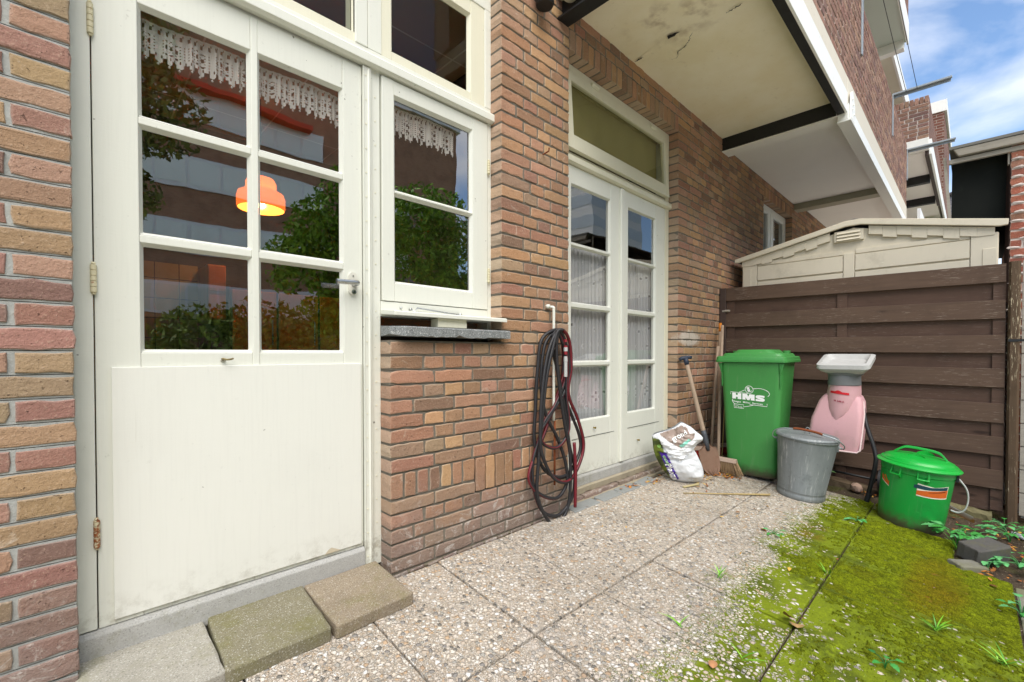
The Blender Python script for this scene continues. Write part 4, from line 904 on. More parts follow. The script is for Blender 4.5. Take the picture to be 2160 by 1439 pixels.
def nz(x, y, s, a): return a*mnoise.noise(Vector((x*s, y*s, 3.3)))
def soilz(x, y):
    base = gz(max(y, -.35))
    pat = y > -.15 and x < 3.2 or y > .06 and x < 3.6 or y > .20 and x < 4.05
    return base+(-.016 if pat else -.006+nz(x, y, 7, .012)+nz(x, y, 21, .008)+nz(x, y, 50, .004))
sheet('soil', -1.3, 4.9, -.9, 1.70, 248, 104, soilz, SOIL)
mb = MB(); rs = [0, 6, 12, 25, 60, 140]; 
def gardz(x, y): return -.235
mb = MB(); mb.box(-8, 9, -12, -.8, -.40, -.21); tag(mb.build('added_bounce_ground', stone('pale_bounce_ground', hx('#d6d0c4'), hx('#e4dfd4'), 20), None), kind='structure')  # pale slab added out of view to bounce light up to the balcony underside
mb = MB(); mb.box(4.95, 14, -7, 1.68, -.40, -.19); tag(mb.build('added_neighbour_bounce', stone('pale_neighbour_bounce', hx('#c4beb2'), hx('#d2ccc0'), 20), None), kind='structure')  # added unseen: pale ground throwing light up onto the neighbour's white soffit
sheet('garden_ground', -70, 90, -70, 60, 40, 40, gardz, GARD)
mb = MB(); mb.box(-1.2, 3.2, -.20, -.152, -.26, gz(-.17)+.004)
tag(mb.build('garden_kerb', BLOCKG, None, bevel=.005), kind='structure')
# moss tufts: short blades standing over the mossy part of the paving
def moss():
    rng = np.random.default_rng(5); N = 90000
    x = rng.uniform(1.2, 4.02, N); y = rng.uniform(-.145, .80, N)
    nzv = np.array([mnoise.noise(Vector((a*2.6, b*2.6, 1.7)))*.5+mnoise.noise(Vector((a*9, b*9, 4.2)))*.35 for a, b in zip(x, y)])
    cl = np.array([mnoise.noise(Vector((a*55, b*55, 8.1))) for a, b in zip(x, y)]); dens = np.clip((.66-y+nzv*.4)/.4, 0, 1)*np.clip((x-1.7+nzv*.9)/1.2, .03, 1)*np.clip(.70+nzv*1.0+cl*1.1, .0, 1); dens *= np.where((np.abs(y-.47) < .025) & (x < 2.7), .1, 1)
    for jx in X: dens *= np.where((np.abs(x-jx) < .006) & (y < .47), .25, 1)
    lim = np.where(x > 3.65, .2, np.where(x > 3.237, .06, -.145)); keep = (rng.random(N) < dens*.8) & (y > lim); x, y, nv = x[keep], y[keep], nzv[keep]; n = len(x)
    z = SL*(y-WY)-.001; h = rng.uniform(.002, .0075, n)*(1+nv+.8*np.clip(cl[keep], 0, 1)); w = rng.uniform(.0012, .0026, n); a = rng.uniform(0, 6.28, n); lx = rng.normal(0, .003, n); ly = rng.normal(0, .003, n)
    V = np.zeros((n, 3, 3)); V[:, 0] = np.stack([x-w*np.cos(a), y-w*np.sin(a), z], 1); V[:, 1] = np.stack([x+w*np.cos(a), y+w*np.sin(a), z], 1); V[:, 2] = np.stack([x+lx, y+ly, z+h], 1)
    me = bpy.data.meshes.new('moss'); me.vertices.add(3*n); me.vertices.foreach_set('co', V.ravel()); me.loops.add(3*n); me.loops.foreach_set('vertex_index', np.arange(3*n, dtype=np.int32))
    me.polygons.add(n); me.polygons.foreach_set('loop_start', np.arange(0, 3*n, 3, dtype=np.int32)); me.update(calc_edges=True)
    br = np.clip(1-((x-2.85)/.42)**2-((y-.12)/.14)**2+nv*.8, 0, 1)*.8
    g0 = np.array(hx('#66790a')[:3]); g1 = np.array(hx('#a5b812')[:3]); b0 = np.array(hx('#8a5a10')[:3]); t = rng.random(n)[:, None]
    c = (g0*(1-t)+g1*t)*rng.uniform(.7, 1.2, n)[:, None]; c = c*(1-br[:, None])+b0*br[:, None]; cc = np.ones((n, 3, 4), 'f'); cc[:, :, :3] = c[:, None, :]
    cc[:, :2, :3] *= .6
    at = me.color_attributes.new('Col', 'FLOAT_COLOR', 'POINT'); at.data.foreach_set('color', cc.ravel()); me.materials.append(LEAFM)
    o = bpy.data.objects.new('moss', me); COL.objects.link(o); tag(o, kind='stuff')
moss()
def moss_mat():
    g = G('moss_surface'); p = g.pos(); n = g.noise(p, 210, 4, .75); m = g.noise(p, 26, 5, .7); c = g.attr()
    c = g.mix(n.sstep(.35, .7), g.mix(.55, c, hx('#2c3506')), g.mix(.35, c, hx('#b3c022'))); c = g.mix(m.sstep(.5, .7)*.55, c, hx('#454f0c')); c = g.mix(g.noise(p, 5, 4).sstep(.5, .7)*.4, c, hx('#5d5a10'))
    return g.end(g.pbr(c, 1.0, g.bump(n+m*.6, 1.0, .006), spec=.1))
MOSSM = moss_mat()
def cushions():
    cs = .0075; nx, ny = int(2.85/cs), int(.93/cs); mb = MB(); idx = {}; H = {}
    def hgt(x, y):
        n = mnoise.noise(Vector((x*2.6, y*2.6, 1.7)))*.5+mnoise.noise(Vector((x*9, y*9, 4.2)))*.35; c = mnoise.noise(Vector((x*22, y*22, 6.1))); f = mnoise.noise(Vector((x*60, y*60, 2.2)))
        d = min(1, max(0, (.70-y+n*.45)/.34))*min(1, max(.0, (x-1.45+n*.9)/1.3))
        if abs(y-.472) < .012 or min(abs(x-q) for q in X) < .006 and y < .47: d *= .35
        if x > 3.237 and y < .065 or x > 3.65 and y < .205: d = 0
        v = d*1.10+c*.55+f*.60-.70
        return (-.012 if v < 0 else min(.010, .002+.010*v)+.0022*f), n
    for i in range(nx+1):
        for j in range(ny+1):
            x = 1.2+i*cs; y = -.143+j*cs; H[i, j] = (x, y)+hgt(x, y)
    def P(i, j):
        if (i, j) not in idx:
            x, y, h, n = H[i, j]; idx[i, j] = len(mb.v); mb.v.append((x+random.uniform(-.002, .002), y+random.uniform(-.002, .002), SL*(y-WY)+h))
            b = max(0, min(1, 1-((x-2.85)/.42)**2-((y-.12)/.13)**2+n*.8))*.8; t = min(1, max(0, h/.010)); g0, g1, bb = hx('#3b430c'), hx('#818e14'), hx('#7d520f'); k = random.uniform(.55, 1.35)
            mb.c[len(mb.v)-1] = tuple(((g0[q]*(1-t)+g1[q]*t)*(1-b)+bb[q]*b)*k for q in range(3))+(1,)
        return idx[i, j]
    for i in range(nx):
        for j in range(ny):
            if max(H[i, j][2], H[i+1, j][2], H[i, j+1][2], H[i+1, j+1][2]) > 0: mb.f.append((P(i, j), P(i+1, j), P(i+1, j+1), P(i, j+1))); mb.mi.append(0)
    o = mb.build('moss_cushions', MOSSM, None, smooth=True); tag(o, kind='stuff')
cushions()
# ------------------------------------------------------------------ step slabs and edging pavers
TILT = Matrix.Rotation(math.atan(SL), 4, 'X')
def slab(name, label, cat, group, cx, cy, w, d, h, mat, rz=0, zoff=0, chip=.003, seed=1, lift=0):
    rnd = random.Random(seed); mb = MB(); n = 9; rg = []
    per = rrect(w, d, .006, 3); per2 = []
    for i in range(len(per)):
        p, q = per[i], per[(i+1) % len(per)]
        k = 6 if math.dist(p, q) > .05 else 1
        per2 += [(p[0]+(q[0]-p[0])*t/k, p[1]+(q[1]-p[1])*t/k) for t in range(k)]
    jt = [(rnd.gauss(0, chip*.4), rnd.gauss(0, chip*.4)) for _ in per2]; rows = []
    for z, ins in ((0, 0), (h*.5, .0), (h-.006, .0005), (h-.002, .003), (h, .009)):
        rows.append([(x*(1-2*ins/w)+a*(1 if z > 0 else .5), y*(1-2*ins/d)+b, z+rnd.gauss(0, chip*.15)) for (x, y), (a, b) in zip(per2, jt)])
    mb.loft(rows)
    o = mb.build(name, mat, None); o.matrix_world = Matrix.Translation((cx, cy, gz(cy)+zoff)) @ TILT @ Matrix.Rotation(lift, 4, 'Y') @ Matrix.Rotation(R(rz), 4, 'Z')
    return tag(o, label, cat, group)
GS = 'concrete slabs along the kitchen door'
slab('step_slab', 'brownish mossy concrete step slab nearest the brick wall corner', 'slab', GS, .765, 1.617, .296, .292, .046, STEPR, 1, .003, seed=1)
slab('step_slab', 'greenest concrete step slab, in the middle of the row before the door', 'slab', GS, .460, 1.624, .300, .296, .048, STEPM, -1, .002, seed=2)
slab('step_slab', 'palest grey concrete step slab, cut by the lower edge of the photo', 'slab', GS, .150, 1.632, .306, .298, .044, STEPL, 1, .0, seed=3)
GP = 'grey edging pavers below the french doors'
for i, (x, l) in enumerate(((2.235, 'grey edging paver touching the hanging hose'), (2.505, 'second grey edging paver from the hose, below the french doors'), (2.735, 'third grey edging paver from the hose, with leaves at its end'), (2.985, 'cracked grey edging paver nearest the potting soil sack'))):
    slab('edging_paver', l, 'paver', GP, x, 1.665, .262 if i == 0 else .218, .085, .05, PAVER, (0, .6, -.5, 5)[i], -.042, seed=10+i)

# ------------------------------------------------------------------ wheelie bin
MB_ = Matrix.Translation((3.74, 1.20, -.028)) @ Matrix.Rotation(R(4), 4, 'Z')
bn = thing('wheelie_bin', 'tall green wheelie bin with HMS lettering in front of the brown fence', 'wheelie bin', M=MB_)
mb = MB(); rg = []
def brect(x0, x1, w0, w1, z, r=.045):         # front at x0, back at x1
    out = []
    for cx, cy, a0, ww in ((x1, w1, 0, 1), (x1, -w1, 270, 1)): pass
    q = [(x1-r, w1-r, 0), (x0+r, w0-r, 90), (x0+r, -w0+r, 180), (x1-r, -w1+r, 270)]
    for cx, cy, a0 in q:
        for k in range(6): a = R(a0+90*k/5); out.append((cx+r*math.cos(a), cy+r*math.sin(a), z))
    return out
for z, x0, x1, w in ((0, .05, .40, .166), (.012, .035, .41, .175), (.10, .030, .42, .180), (.50, .013, .455, .200), (.78, .0, .485, .214), (.845, -.006, .49, .218), (.885, -.008, .495, .220)): rg.append(brect(x0, x1, w, w, z))
mb.loft(rg); body = mb.build('body', BINGREEN, bn, smooth=True, auto=50)
mb = MB()
for y in (-.205, .205): mb.prism([(-.012, .885), (-.012, .845), (.005, .80), (.010, .70), (.018, .70), (.02, .885)], 'y', y-.004, y+.004); mb.prism([(y, .885), (y+math.copysign(.028, y), .885), (y, .80)], 'x', -.006, .006)
for y in (-.09, .09): mb.prism([(-.010, .885), (-.010, .86), (.002, .835), (.004, .885)], 'y', y-.003, y+.003)
mb.build('gusset', BINGREEN, body)
mb = MB(); mb.loft([[(x+.255, y, z) for x, y in rrect(d, w, r)] for z, d, w, r in ((.888, .555, .488, .03), (.892, .575, .505, .035), (.908, .575, .505, .035), (.911, .567, .497, .035), (.930, .563, .493, .035), (.938, .55, .478, .04))])
lid = mb.build('lid', BINGREEN, bn, smooth=True, auto=35)
mb = MB(); mb.loft([[(x+.27, y, z) for x, y in rrect(d, w, .05)] for z, d, w in ((.9385, .50, .44), (.955, .49, .42), (.962, .475, .405), (.9625, .40, .30), (.985, .37, .255), (.990, .355, .24))]); mb.build('raised_top', BINGREEN, lid, smooth=True, auto=35)
mb = MB()
for y in (-.185, .185): mb.loft([[(x+.33, yy+y, z) for x, yy in rrect(.07, .045, .012)] for z in (.94, .975, .982)])
mb.build('hinge_lug', BINGREEN, lid, smooth=True, auto=40)
mb = MB(); mb.tube([(.545, -.24, .905), (.545, .24, .905)], .014, 12); mb.box(.50, .545, -.245, -.225, .895, .915); mb.box(.50, .545, .225, .245, .895, .915); mb.build('handle', BINGREEN, bn, smooth=True, auto=50)
for y in (-.19, .19): mb = MB(); mb.tube([(.43, y-.022, .09), (.43, y+.022, .09)], .095, 24); mb.build('wheel', RUBBER, bn, smooth=True, auto=50)
# printed logo on the front: local (u to the viewer's right, v up) on the sloping front face
def front(u, v): return (.0125-(v-.50)*.0417-.0022 if v < .78 else -.002, -u, v)
mb = MB()
def put2(vs, fs, du=0, dv=0, sk=-.06, surf=front, rev=False): mb.add([surf(x+du, y+dv+sk*(x+du)) for x, y in vs], [f[::-1] for f in fs] if rev else fs)
LU, LV = -.128, .597
def word(t, size, u, v, bold=0, sx=1, sp=1): vs, fs = text_polys(t, size, bold, sp, sx); put2(vs, fs, u, v)
k_ = 1.445e-4
def gl(polys):
    for P in polys: put2([(LU+(x-265)*k_, LV+(920-y)*k_+0) for x, y in P], [tuple(range(len(P)))])
gl([[(265, 920), (450, 920), (450, 600), (265, 600)], [(540, 920), (720, 920), (720, 600), (540, 600)], [(450, 815), (540, 815), (540, 705), (450, 705)]])
gl([[(775, 920), (930, 920), (930, 600), (775, 600)], [(1190, 920), (1370, 920), (1370, 600), (1190, 600)], [(930, 600), (930, 790), (1010, 920), (1110, 920), (1190, 790), (1190, 600), (1120, 600), (1065, 730), (1000, 600)]])
vs, fs = strip2d([(q.x, q.y) for q in spline([(1840, 660, 0), (1700, 648, 0), (1530, 655, 0), (1470, 700, 0), (1540, 745, 0), (1700, 770, 0), (1800, 815, 0), (1760, 865, 0), (1600, 872, 0), (1420, 868, 0)], 5)], 100); put2([(LU+(x-265)*k_, LV+(920-y)*k_) for x, y in vs], fs)
word('Haagse  Milieu  Services', .0175, LU+.003, LV-.026, .0004, 1.10, 1.12)
def line(pts, w=.0034, n=8): put2(*strip2d(spline([(a, b, 0) for a, b in pts], n), w))
def seg(pts, w=.0034): put2(*strip2d(pts, w))
seg([(LU-.012, LV+.032), (LU-.012, LV+.051), (LU+.115, LV+.051)]); seg([(LU+.05, LV+.053), (LU+.09, LV+.075)])
cx, cv = LU+.122, LV+.082
put2(*strip2d([(cx+.028*math.cos(a), cv+.028*math.sin(a)) for a in [2*math.pi*k/28 for k in range(29)]], .0034))
line([(cx+.027, cv+.009), (LU+.20, LV+.098), (LU+.245, LV+.085), (LU+.262, LV+.062), (LU+.250, LV+.043)])
seg([(LU+.125, LV-.034), (LU+.245, LV-.034), (LU+.245, LV-.012)]); line([(LU+.006, LV-.004), (LU+.0, LV-.018), (LU+.016, LV-.042)])
seg([(LU+.014, LV-.042), (LU+.082, LV-.042), (LU+.082, LV-.071), (LU+.014, LV-.071), (LU+.014, LV-.042)]); line([(LU+.082, LV-.056), (LU+.11, LV-.050), (LU+.15, LV-.036)])
word('AVR', .013, LU+.042, LV-.0665, .0003, 1.1, 1.3); seg([(LU+.02, LV-.051), (LU+.045, LV-.051), (LU+.02, LV-.064), (LU+.038, LV-.064)], .0026)
# the small hand emblem in the circle
for k, a in enumerate((125, 108, 92, 74)): seg([(cx-.006, cv-.004), (cx-.006+.021*math.cos(R(a)), cv-.003+.021*math.sin(R(a)))], .0052)
put2([(cx-.016, cv+.004), (cx-.012, cv-.012), (cx-.002, cv-.016), (cx+.006, cv-.008), (cx+.004, cv+.006)], [(0, 1, 2, 3, 4)]); line([(cx-.008, cv-.016), (cx+.006, cv-.014), (cx+.018, cv-.007)], .004, 4)
mb.build('logo', INK, body)

# ------------------------------------------------------------------ zinc bin
RZ = Matrix.Rotation(R(-77.4), 4, 'Z')        # local x to the viewer's right, local y away
MZ = Matrix.Translation((3.725, .855, gz(.855)-.002)) @ TILT @ RZ @ Matrix.Diagonal((.835, .835, 1, 1))
zb = thing('zinc_bin', 'dented grey zinc bin with a loose lid and rusty grip on its wire handle', 'bin', M=MZ)
mb = MB(); prof = [(.150, .004), (.172, .0), (.178, .006), (.178, .030), (.175, .034), (.175, .048), (.1775, .052), (.1775, .056), (.176, .06), (.2165, .405), (.2165, .412), (.224, .416), (.226, .422), (.223, .428), (.216, .426)]
mb.lathe(prof, 56, cap=False); mb.lathe([(.214, .424), (.15, .02)], 56, cap=True)
zbody = mb.build('body', ZINC, zb, smooth=True, auto=50)
for v in zbody.data.vertices:
    k = mnoise.noise(v.co*6)*.006*(1 if v.co.z > .06 else .2); r = math.hypot(v.co.x, v.co.y) or 1; v.co.x += v.co.x/r*k; v.co.y += v.co.y/r*k
for a in (-118, 62):
    mb = MB(); mb.hexa([((.1785)*math.cos(R(a-2)), .1785*math.sin(R(a-2)), .055), (.1785*math.cos(R(a+2)), .1785*math.sin(R(a+2)), .055), (.17*math.cos(R(a+2)), .17*math.sin(R(a+2)), .055), (.17*math.cos(R(a-2)), .17*math.sin(R(a-2)), .055), (.2185*math.cos(R(a-1.6)), .2185*math.sin(R(a-1.6)), .405), (.2185*math.cos(R(a+1.6)), .2185*math.sin(R(a+1.6)), .405), (.21*math.cos(R(a+1.6)), .21*math.sin(R(a+1.6)), .405), (.21*math.cos(R(a-1.6)), .21*math.sin(R(a-1.6)), .405)]); mb.build('seam', ZINC, zbody)
mb = MB(); mb.lathe([(.0, .454), (.05, .453), (.14, .449), (.19, .444), (.205, .440), (.212, .446), (.222, .444), (.229, .436), (.231, .430), (.228, .428), (.20, .434), (.0, .446)], 56, cap=False)
zl = mb.build('lid', ZINC, zb, smooth=True, auto=60); zl.matrix_basis = Matrix.Translation((.002, -.004, .000)) @ Matrix.Rotation(R(-1.2), 4, 'Y')
mb = MB(); mb.tube(spline([(-.018, -.03, .45), (-.014, -.03, .486), (.0, -.03, .498), (.014, -.03, .486), (.018, -.03, .45)], 6), .004, 8); mb.tube([(.012, -.03, .448), (-.03, -.026, .450)], .004, 6); mb.build('lid_ring', ZINC, zl, smooth=True)
mb = MB()
for s in (-1, 1):
    mb = MB(); mb.prism([(-.022, .36), (.022, .36), (.026, .395), (0, .415), (-.026, .395)], 'x', s*.213-.006, s*.213+.010)
    mb.tube([(s*.214, 0, .385), (s*.240, 0, .385)], .008, 10); mb.build('ear', ZINC, zb)
bail = spline([(.238, -.005, .385), (.252, -.03, .388), (.246, -.09, .420), (.19, -.13, .458), (.11, -.12, .472), (.06, -.112, .482), (.0, -.108, .487), (-.075, -.10, .488), (-.13, -.09, .480), (-.19, -.07, .470), (-.245, -.03, .440), (-.256, -.005, .40), (-.238, 0, .385)], 8)
mb = MB(); mb.tube(bail, .0042, 8); hd = mb.build('handle', GALV, zb, smooth=True)
mb = MB(); mb.tube(bail[34:62], .0085, 10); mb.build('rusty_grip', RUST, hd, smooth=True)

# ------------------------------------------------------------------ bright green lidded pail
MG = Matrix.Translation((3.80, .272, gz(.272)-.006)) @ TILT @ Matrix.Rotation(R(-85.8), 4, 'Z') @ Matrix.Diagonal((.77, .77, 1.02, 1))
gb = thing('plastic_pail', 'bright green plastic pail with green lid and torn orange stickers on the moss', 'pail', M=MG)
mb = MB(); mb.lathe([(.150, .004), (.200, .0), (.206, .006), (.210, .05), (.226, .325), (.2265, .332), (.232, .336), (.2325, .378), (.226, .38)], 60, cap=True)
gbody = mb.build('body', PAILBODY, gb, smooth=True, auto=40)
mb = MB(); mb.lathe([(.2275, .372), (.244, .370), (.262, .374), (.264, .380), (.258, .384), (.240, .392), (.238, .398), (.230, .402), (.224, .4015), (.215, .412), (.18, .424), (.10, .430), (.0, .432)], 60, cap=False)
glid = mb.build('lid', PAILGREEN, gb, smooth=True, auto=35)
mb = MB(); pth = [(-.165, .035, .418), (-.155, .03, .43), (-.125, .022, .452), (-.10, .02, .466), (-.07, .02, .472), (.0, .015, .473), (.08, .01, .470), (.12, .008, .462), (.145, .005, .445), (.175, .0, .418)]
rg = []
for i, p in enumerate(spline(pth, 6)):
    w = .011+.006*max(0, abs(p[0])-.11)/.06; h = .007
    rg.append([(p[0], p[1]-w, p[2]-h), (p[0], p[1]+w, p[2]-h), (p[0], p[1]+w*.8, p[2]+h), (p[0], p[1]-w*.8, p[2]+h)])
mb.loft(rg); mb.build('lid_handle', PAILGREEN, glid, smooth=True, bevel=.003)
mb = MB()
for sx, y0 in ((-1, -.085), (1, .12)):
    n = 10; a0 = [( -.02+.055*math.cos(t)*1.0+(.0 if sx < 0 else .06), y0+sx*.0+.035*math.sin(t)) for t in [math.pi*k/n for k in range(n+1)]]
    mb.loft([[(x, y, .426 if j == 0 else .447-.016*abs(k-n/2)/(n/2)) for k, (x, y) in enumerate(a0)] for j in range(2)]+[[(x*.985, y+.007, .447-.016*abs(k-n/2)/(n/2)) for k, (x, y) in enumerate(a0)], [(x*.985, y+.007, .426) for x, y in a0]], cap=True, closed=False)
mb.build('lid_rib', PAILGREEN, glid)
for a in (-123, -82):                          # side clips under the rim
    def cp(da, r, z): return (r*math.cos(R(a+da)), r*math.sin(R(a+da)), z)
    mb = MB(); mb.tube([cp(-8, .232, .368), cp(-7.5, .250, .322)], .0045, 8); mb.tube([cp(8, .232, .368), cp(7.5, .250, .322)], .0045, 8); mb.tube([cp(-8.4, .250, .322), cp(-3, .252, .321), cp(3, .252, .321), cp(8.4, .250, .322)], .0052, 8)
    mb.hexa([cp(6, .227, .30), cp(9, .227, .30), cp(9, .25, .315), cp(6, .25, .315), cp(6, .229, .365), cp(9, .229, .365), cp(9, .236, .365), cp(6, .236, .365)])
    mb.build('clip', PAILGREEN, gb, smooth=True, auto=50)
def curved(pts2, r, col, mb, up=True):         # polygon in (angle deg, z) wrapped on the pail
    n = 10; vs = []; fs = []
    (a0, zb0, zt0), (a1, zb1, zt1) = pts2[0], pts2[-1]
    for i in range(len(pts2)): a, b, c = pts2[i]; rr = r+(b-.0)*.058+.0012; vs += [(rr*math.cos(R(a)), rr*math.sin(R(a)), b), ((r+c*.058+.0012)*math.cos(R(a)), (r+c*.058+.0012)*math.sin(R(a)), c)]
    for i in range(len(pts2)-1): fs.append((2*i, 2*i+2, 2*i+3, 2*i+1))
    mb.add(vs, fs, col)
mb = MB(); OR = hx('#d1621c'); TE = hx('#17424f'); WHc = hx('#f0ead8')
def st(a0, a1, f, r, col): curved([(a0+(a1-a0)*k/10, *f(k/10)) for k in range(11)], r, col, mb)
st(-88, -34, lambda t: (.222-.004*math.sin(t*3), .285+.012*abs(t-.5)*2), .2075, WHc); st(-88, -35, lambda t: (.228-.004*math.sin(t*3), .254+.020*t), .2083, OR)
st(-93, -36, lambda t: (.258+.016*max(0, .35-t)*1.5+.016*t, .282+.010*abs(t-.45)*2-(.0 if t > .02 else .006)), .2083, TE); st(-70, -40, lambda t: (.249+.012*t, .2515+.0155*t), .2087, hx('#6a2d0c'))
sk = mb.build('torn_sticker', GENM, gbody)
mb = MB(); vs, fs = text_polys('Met genoeg deksel', .0125, .0003, 1.0)
L = max(v[0] for v in vs) or 1
mb.add([((.2090+(.233+y)*.058)*math.cos(R(-74+x/L*34)), (.2090+(.233+y)*.058)*math.sin(R(-74+x/L*34)), .233+y+x/L*.006) for x, y in vs], fs); mb.build('sticker_lettering', INK, sk)
mb = MB(); st(-158, -136, lambda t: (.262-.030*t, .300-.034*t-.010*math.sin(t*9)), .2075, OR); st(-158, -136, lambda t: (.258-.030*t, .263-.030*t), .2077, WHc); st(-151, -144, lambda t: (.276-.02*t, .290-.02*t), .2080, hx('#2c8f3a')); mb.build('torn_sticker', GENM, gbody)
mb = MB(); mb.tube(spline([(.228, -.03, .345), (.250, -.05, .335), (.292, -.07, .29), (.306, -.075, .23), (.295, -.075, .175), (.262, -.07, .150), (.222, -.06, .152)], 8), .0055, 8); mb.build('handle', LGREYP, gb, smooth=True)
mb = MB(); mb.prism([(-.055, .32), (-.005, .32), (-.005, .362), (-.055, .362)], 'x', .225, .243); mb.build('handle_socket', RUBBER, gb, bevel=.003)

# ------------------------------------------------------------------ garden shredder
sd = thing('garden_shredder', 'faded pink and grey garden shredder on a black tube stand against the brown fence', 'garden shredder', (4.1, .66, -.10))
mb = MB()                                       # pink hood, front at X=3.95 facing -X
def sec(z, ya, yb, x0, x1, r=.03):
    return [((x0+x1)/2+px, (ya+yb)/2+py, z) for px, py in rrect(x1-x0, yb-ya, r, 5)]
mb.loft([sec(.228, .558, .873, 3.962, 4.20, .03), sec(.30, .551, .868, 3.955, 4.20), sec(.45, .540, .848, 3.962, 4.20), sec(.58, .545, .805, 3.985, 4.19), sec(.618, .560, .782, 4.0, 4.18), sec(.632, .575, .765, 4.012, 4.17)])
pk = mb.build('hood', PINK, sd, smooth=True, auto=45)
mb = MB(); rg = []                              # rounded chute boss running into the hood
for z, ya, yb, x0 in ((.452, .652, .728, 3.9600), (.47, .612, .758, 3.957), (.52, .578, .775, 3.952), (.60, .560, .772, 3.949), (.655, .558, .762, 3.949), (.702, .560, .752, 3.950)):
    m, w = (ya+yb)/2, (yb-ya)/2; rg.append([(4.07-(4.07-x0)*math.sin(math.pi*k/14), m+w*math.cos(math.pi*k/14), z) for k in range(15)])
mb.loft(rg, cap=False, closed=False); mb.build('chute_boss', PINK, pk, smooth=True)
mb = MB(); mb.loft([sec(.60, .57, .75, 4.0, 4.15, .05), sec(.700, .57, .75, 3.98, 4.15, .05)]); mb.tube([(3.957, .860, .236), (3.953, .715, .228), (3.955, .566, .228), (3.965, .549, .245), (4.0, .543, .36), (4.03, .536, .50), (4.06, .545, .585)], .006, 8); mb.build('hood_edge', flat('pale_pink_edge', hx('#dcc3c2'), .6), pk, smooth=True, auto=50)
mb = MB(); mb.loft([[(4.05+.105*math.sin(a)*k, .657+.100*math.cos(a)*k, z) for a in [2*math.pi*i/32 for i in range(32)]] for z, k in ((.700, .97), (.703, 1.0), (.77, .98), (.79, .97))]); 
mb.loft([[(4.05+x*sx, .652+y*sy, z) for x, y in rrect(.21, .20, .07)] for z, sx, sy in ((.775, 1.0, 1.0), (.80, 1.12, 1.12), (.845, 1.35, 1.34))]); mb.build('neck', GREYP, sd, smooth=True, auto=40)
mb = MB()                                       # hopper tray, open at the top
def trz(x, z0): return z0+(x-3.92)*.27
rim = [(4.055+x, .650+y) for x, y in rrect(.30, .315, .035, 5)]; rin = [(4.055+x, .650+y) for x, y in rrect(.255, .265, .03, 5)]; bot = [(4.06+x, .65+y) for x, y in rrect(.19, .19, .05, 5)]
mb.loft([[(x, y, trz(x, .822)) for x, y in rim], [(x, y, trz(x, .850)) for x, y in rim], [(x, y, trz(x, .856)) for x, y in rin], [(x, y, trz(x, .80)) for x, y in bot]], cap=False)
mb.loft([[(x, y, trz(x, .822)) for x, y in rim], [(x, y, trz(x, .80)) for x, y in [(4.055+a, .65+b) for a, b in rrect(.27, .275, .035, 5)]], [(x, y, .78) for x, y in bot]], cap=True)
tr = mb.build('hopper_tray', LGREYP, sd, smooth=True, auto=40)
mb = MB(); mb.box(3.975, 4.13, .56, .74, .838, .842); mb.build('hopper_flap', flat('dusty_grey_flap', hx('#c3c0b8'), .8, 0, .5, 30), tr)
def bosspt(y, z, off=.003): 
    m, w = .660, .102; c = max(-1, min(1, (y-m)/w)); return (4.07-(4.07-3.949)*math.sqrt(1-c*c)-off, y, z)
mb = MB(); n = 12
up_ = [(.726-.112*k/n, .660-.012*k/n+(.010*math.cos((k/n-.45)/.2*math.pi/2) if abs(k/n-.45) < .2 else 0)) for k in range(n+1)]; lo_ = [(.728-.116*k/n, .645-.013*k/n) for k in range(n+1)]
vs = [bosspt(*p) for p in up_]+[bosspt(*p) for p in lo_]; mb.add(vs, [(k, k+1, n+2+k, n+1+k) for k in range(n)]); mb.build('red_label', REDINK, pk)
vs, fs = text_polys('BR 248 E.', .0175, .0005, 1.0); mb = MB(); L = max(v[0] for v in vs); mb.add([bosspt(.708-x*.070/L, .586+y-x*.010/L) for x, y in vs], fs); mb.build('lettering', DRED, pk)
for s, y in ((0, .515), (1, .80)):
    mb = MB(); mb.tube(spline([(4.13, .56 if s == 0 else .80, .55), (4.06, .527 if s == 0 else .84, .42), (4.02, .475 if s == 0 else .86, .25), (4.005, .468 if s == 0 else .86, .15), (4.0, .510 if s == 0 else .86, -.095)], 8), .014, 12); lg = mb.build('stand_leg', BLACKM, sd, smooth=True)
    mb = MB(); mb.tube([(4.0005, .50 if s == 0 else .86, -.055), (3.998, .5135 if s == 0 else .86, -.112)], .0165, 12); mb.build('foot', RUBBER, lg, smooth=True, auto=50)
mb = MB(); mb.tube([(4.005, .475, .04), (4.25, .50, -.02)], .009, 8); mb.tube([(4.30, .44, -.02), (4.30, .86, .01)], .009, 10); mb.tube([(4.02, .86, .05), (4.30, .84, .01)], .009, 8); mb.build('axle', BLACKM, sd, smooth=True)
for y in (.46, .86): mb = MB(); mb.tube([(4.29, y-.02, -.02), (4.29, y+.02, -.02)], .085, 28); mb.build('wheel', RUBBER, sd, smooth=True, auto=50)

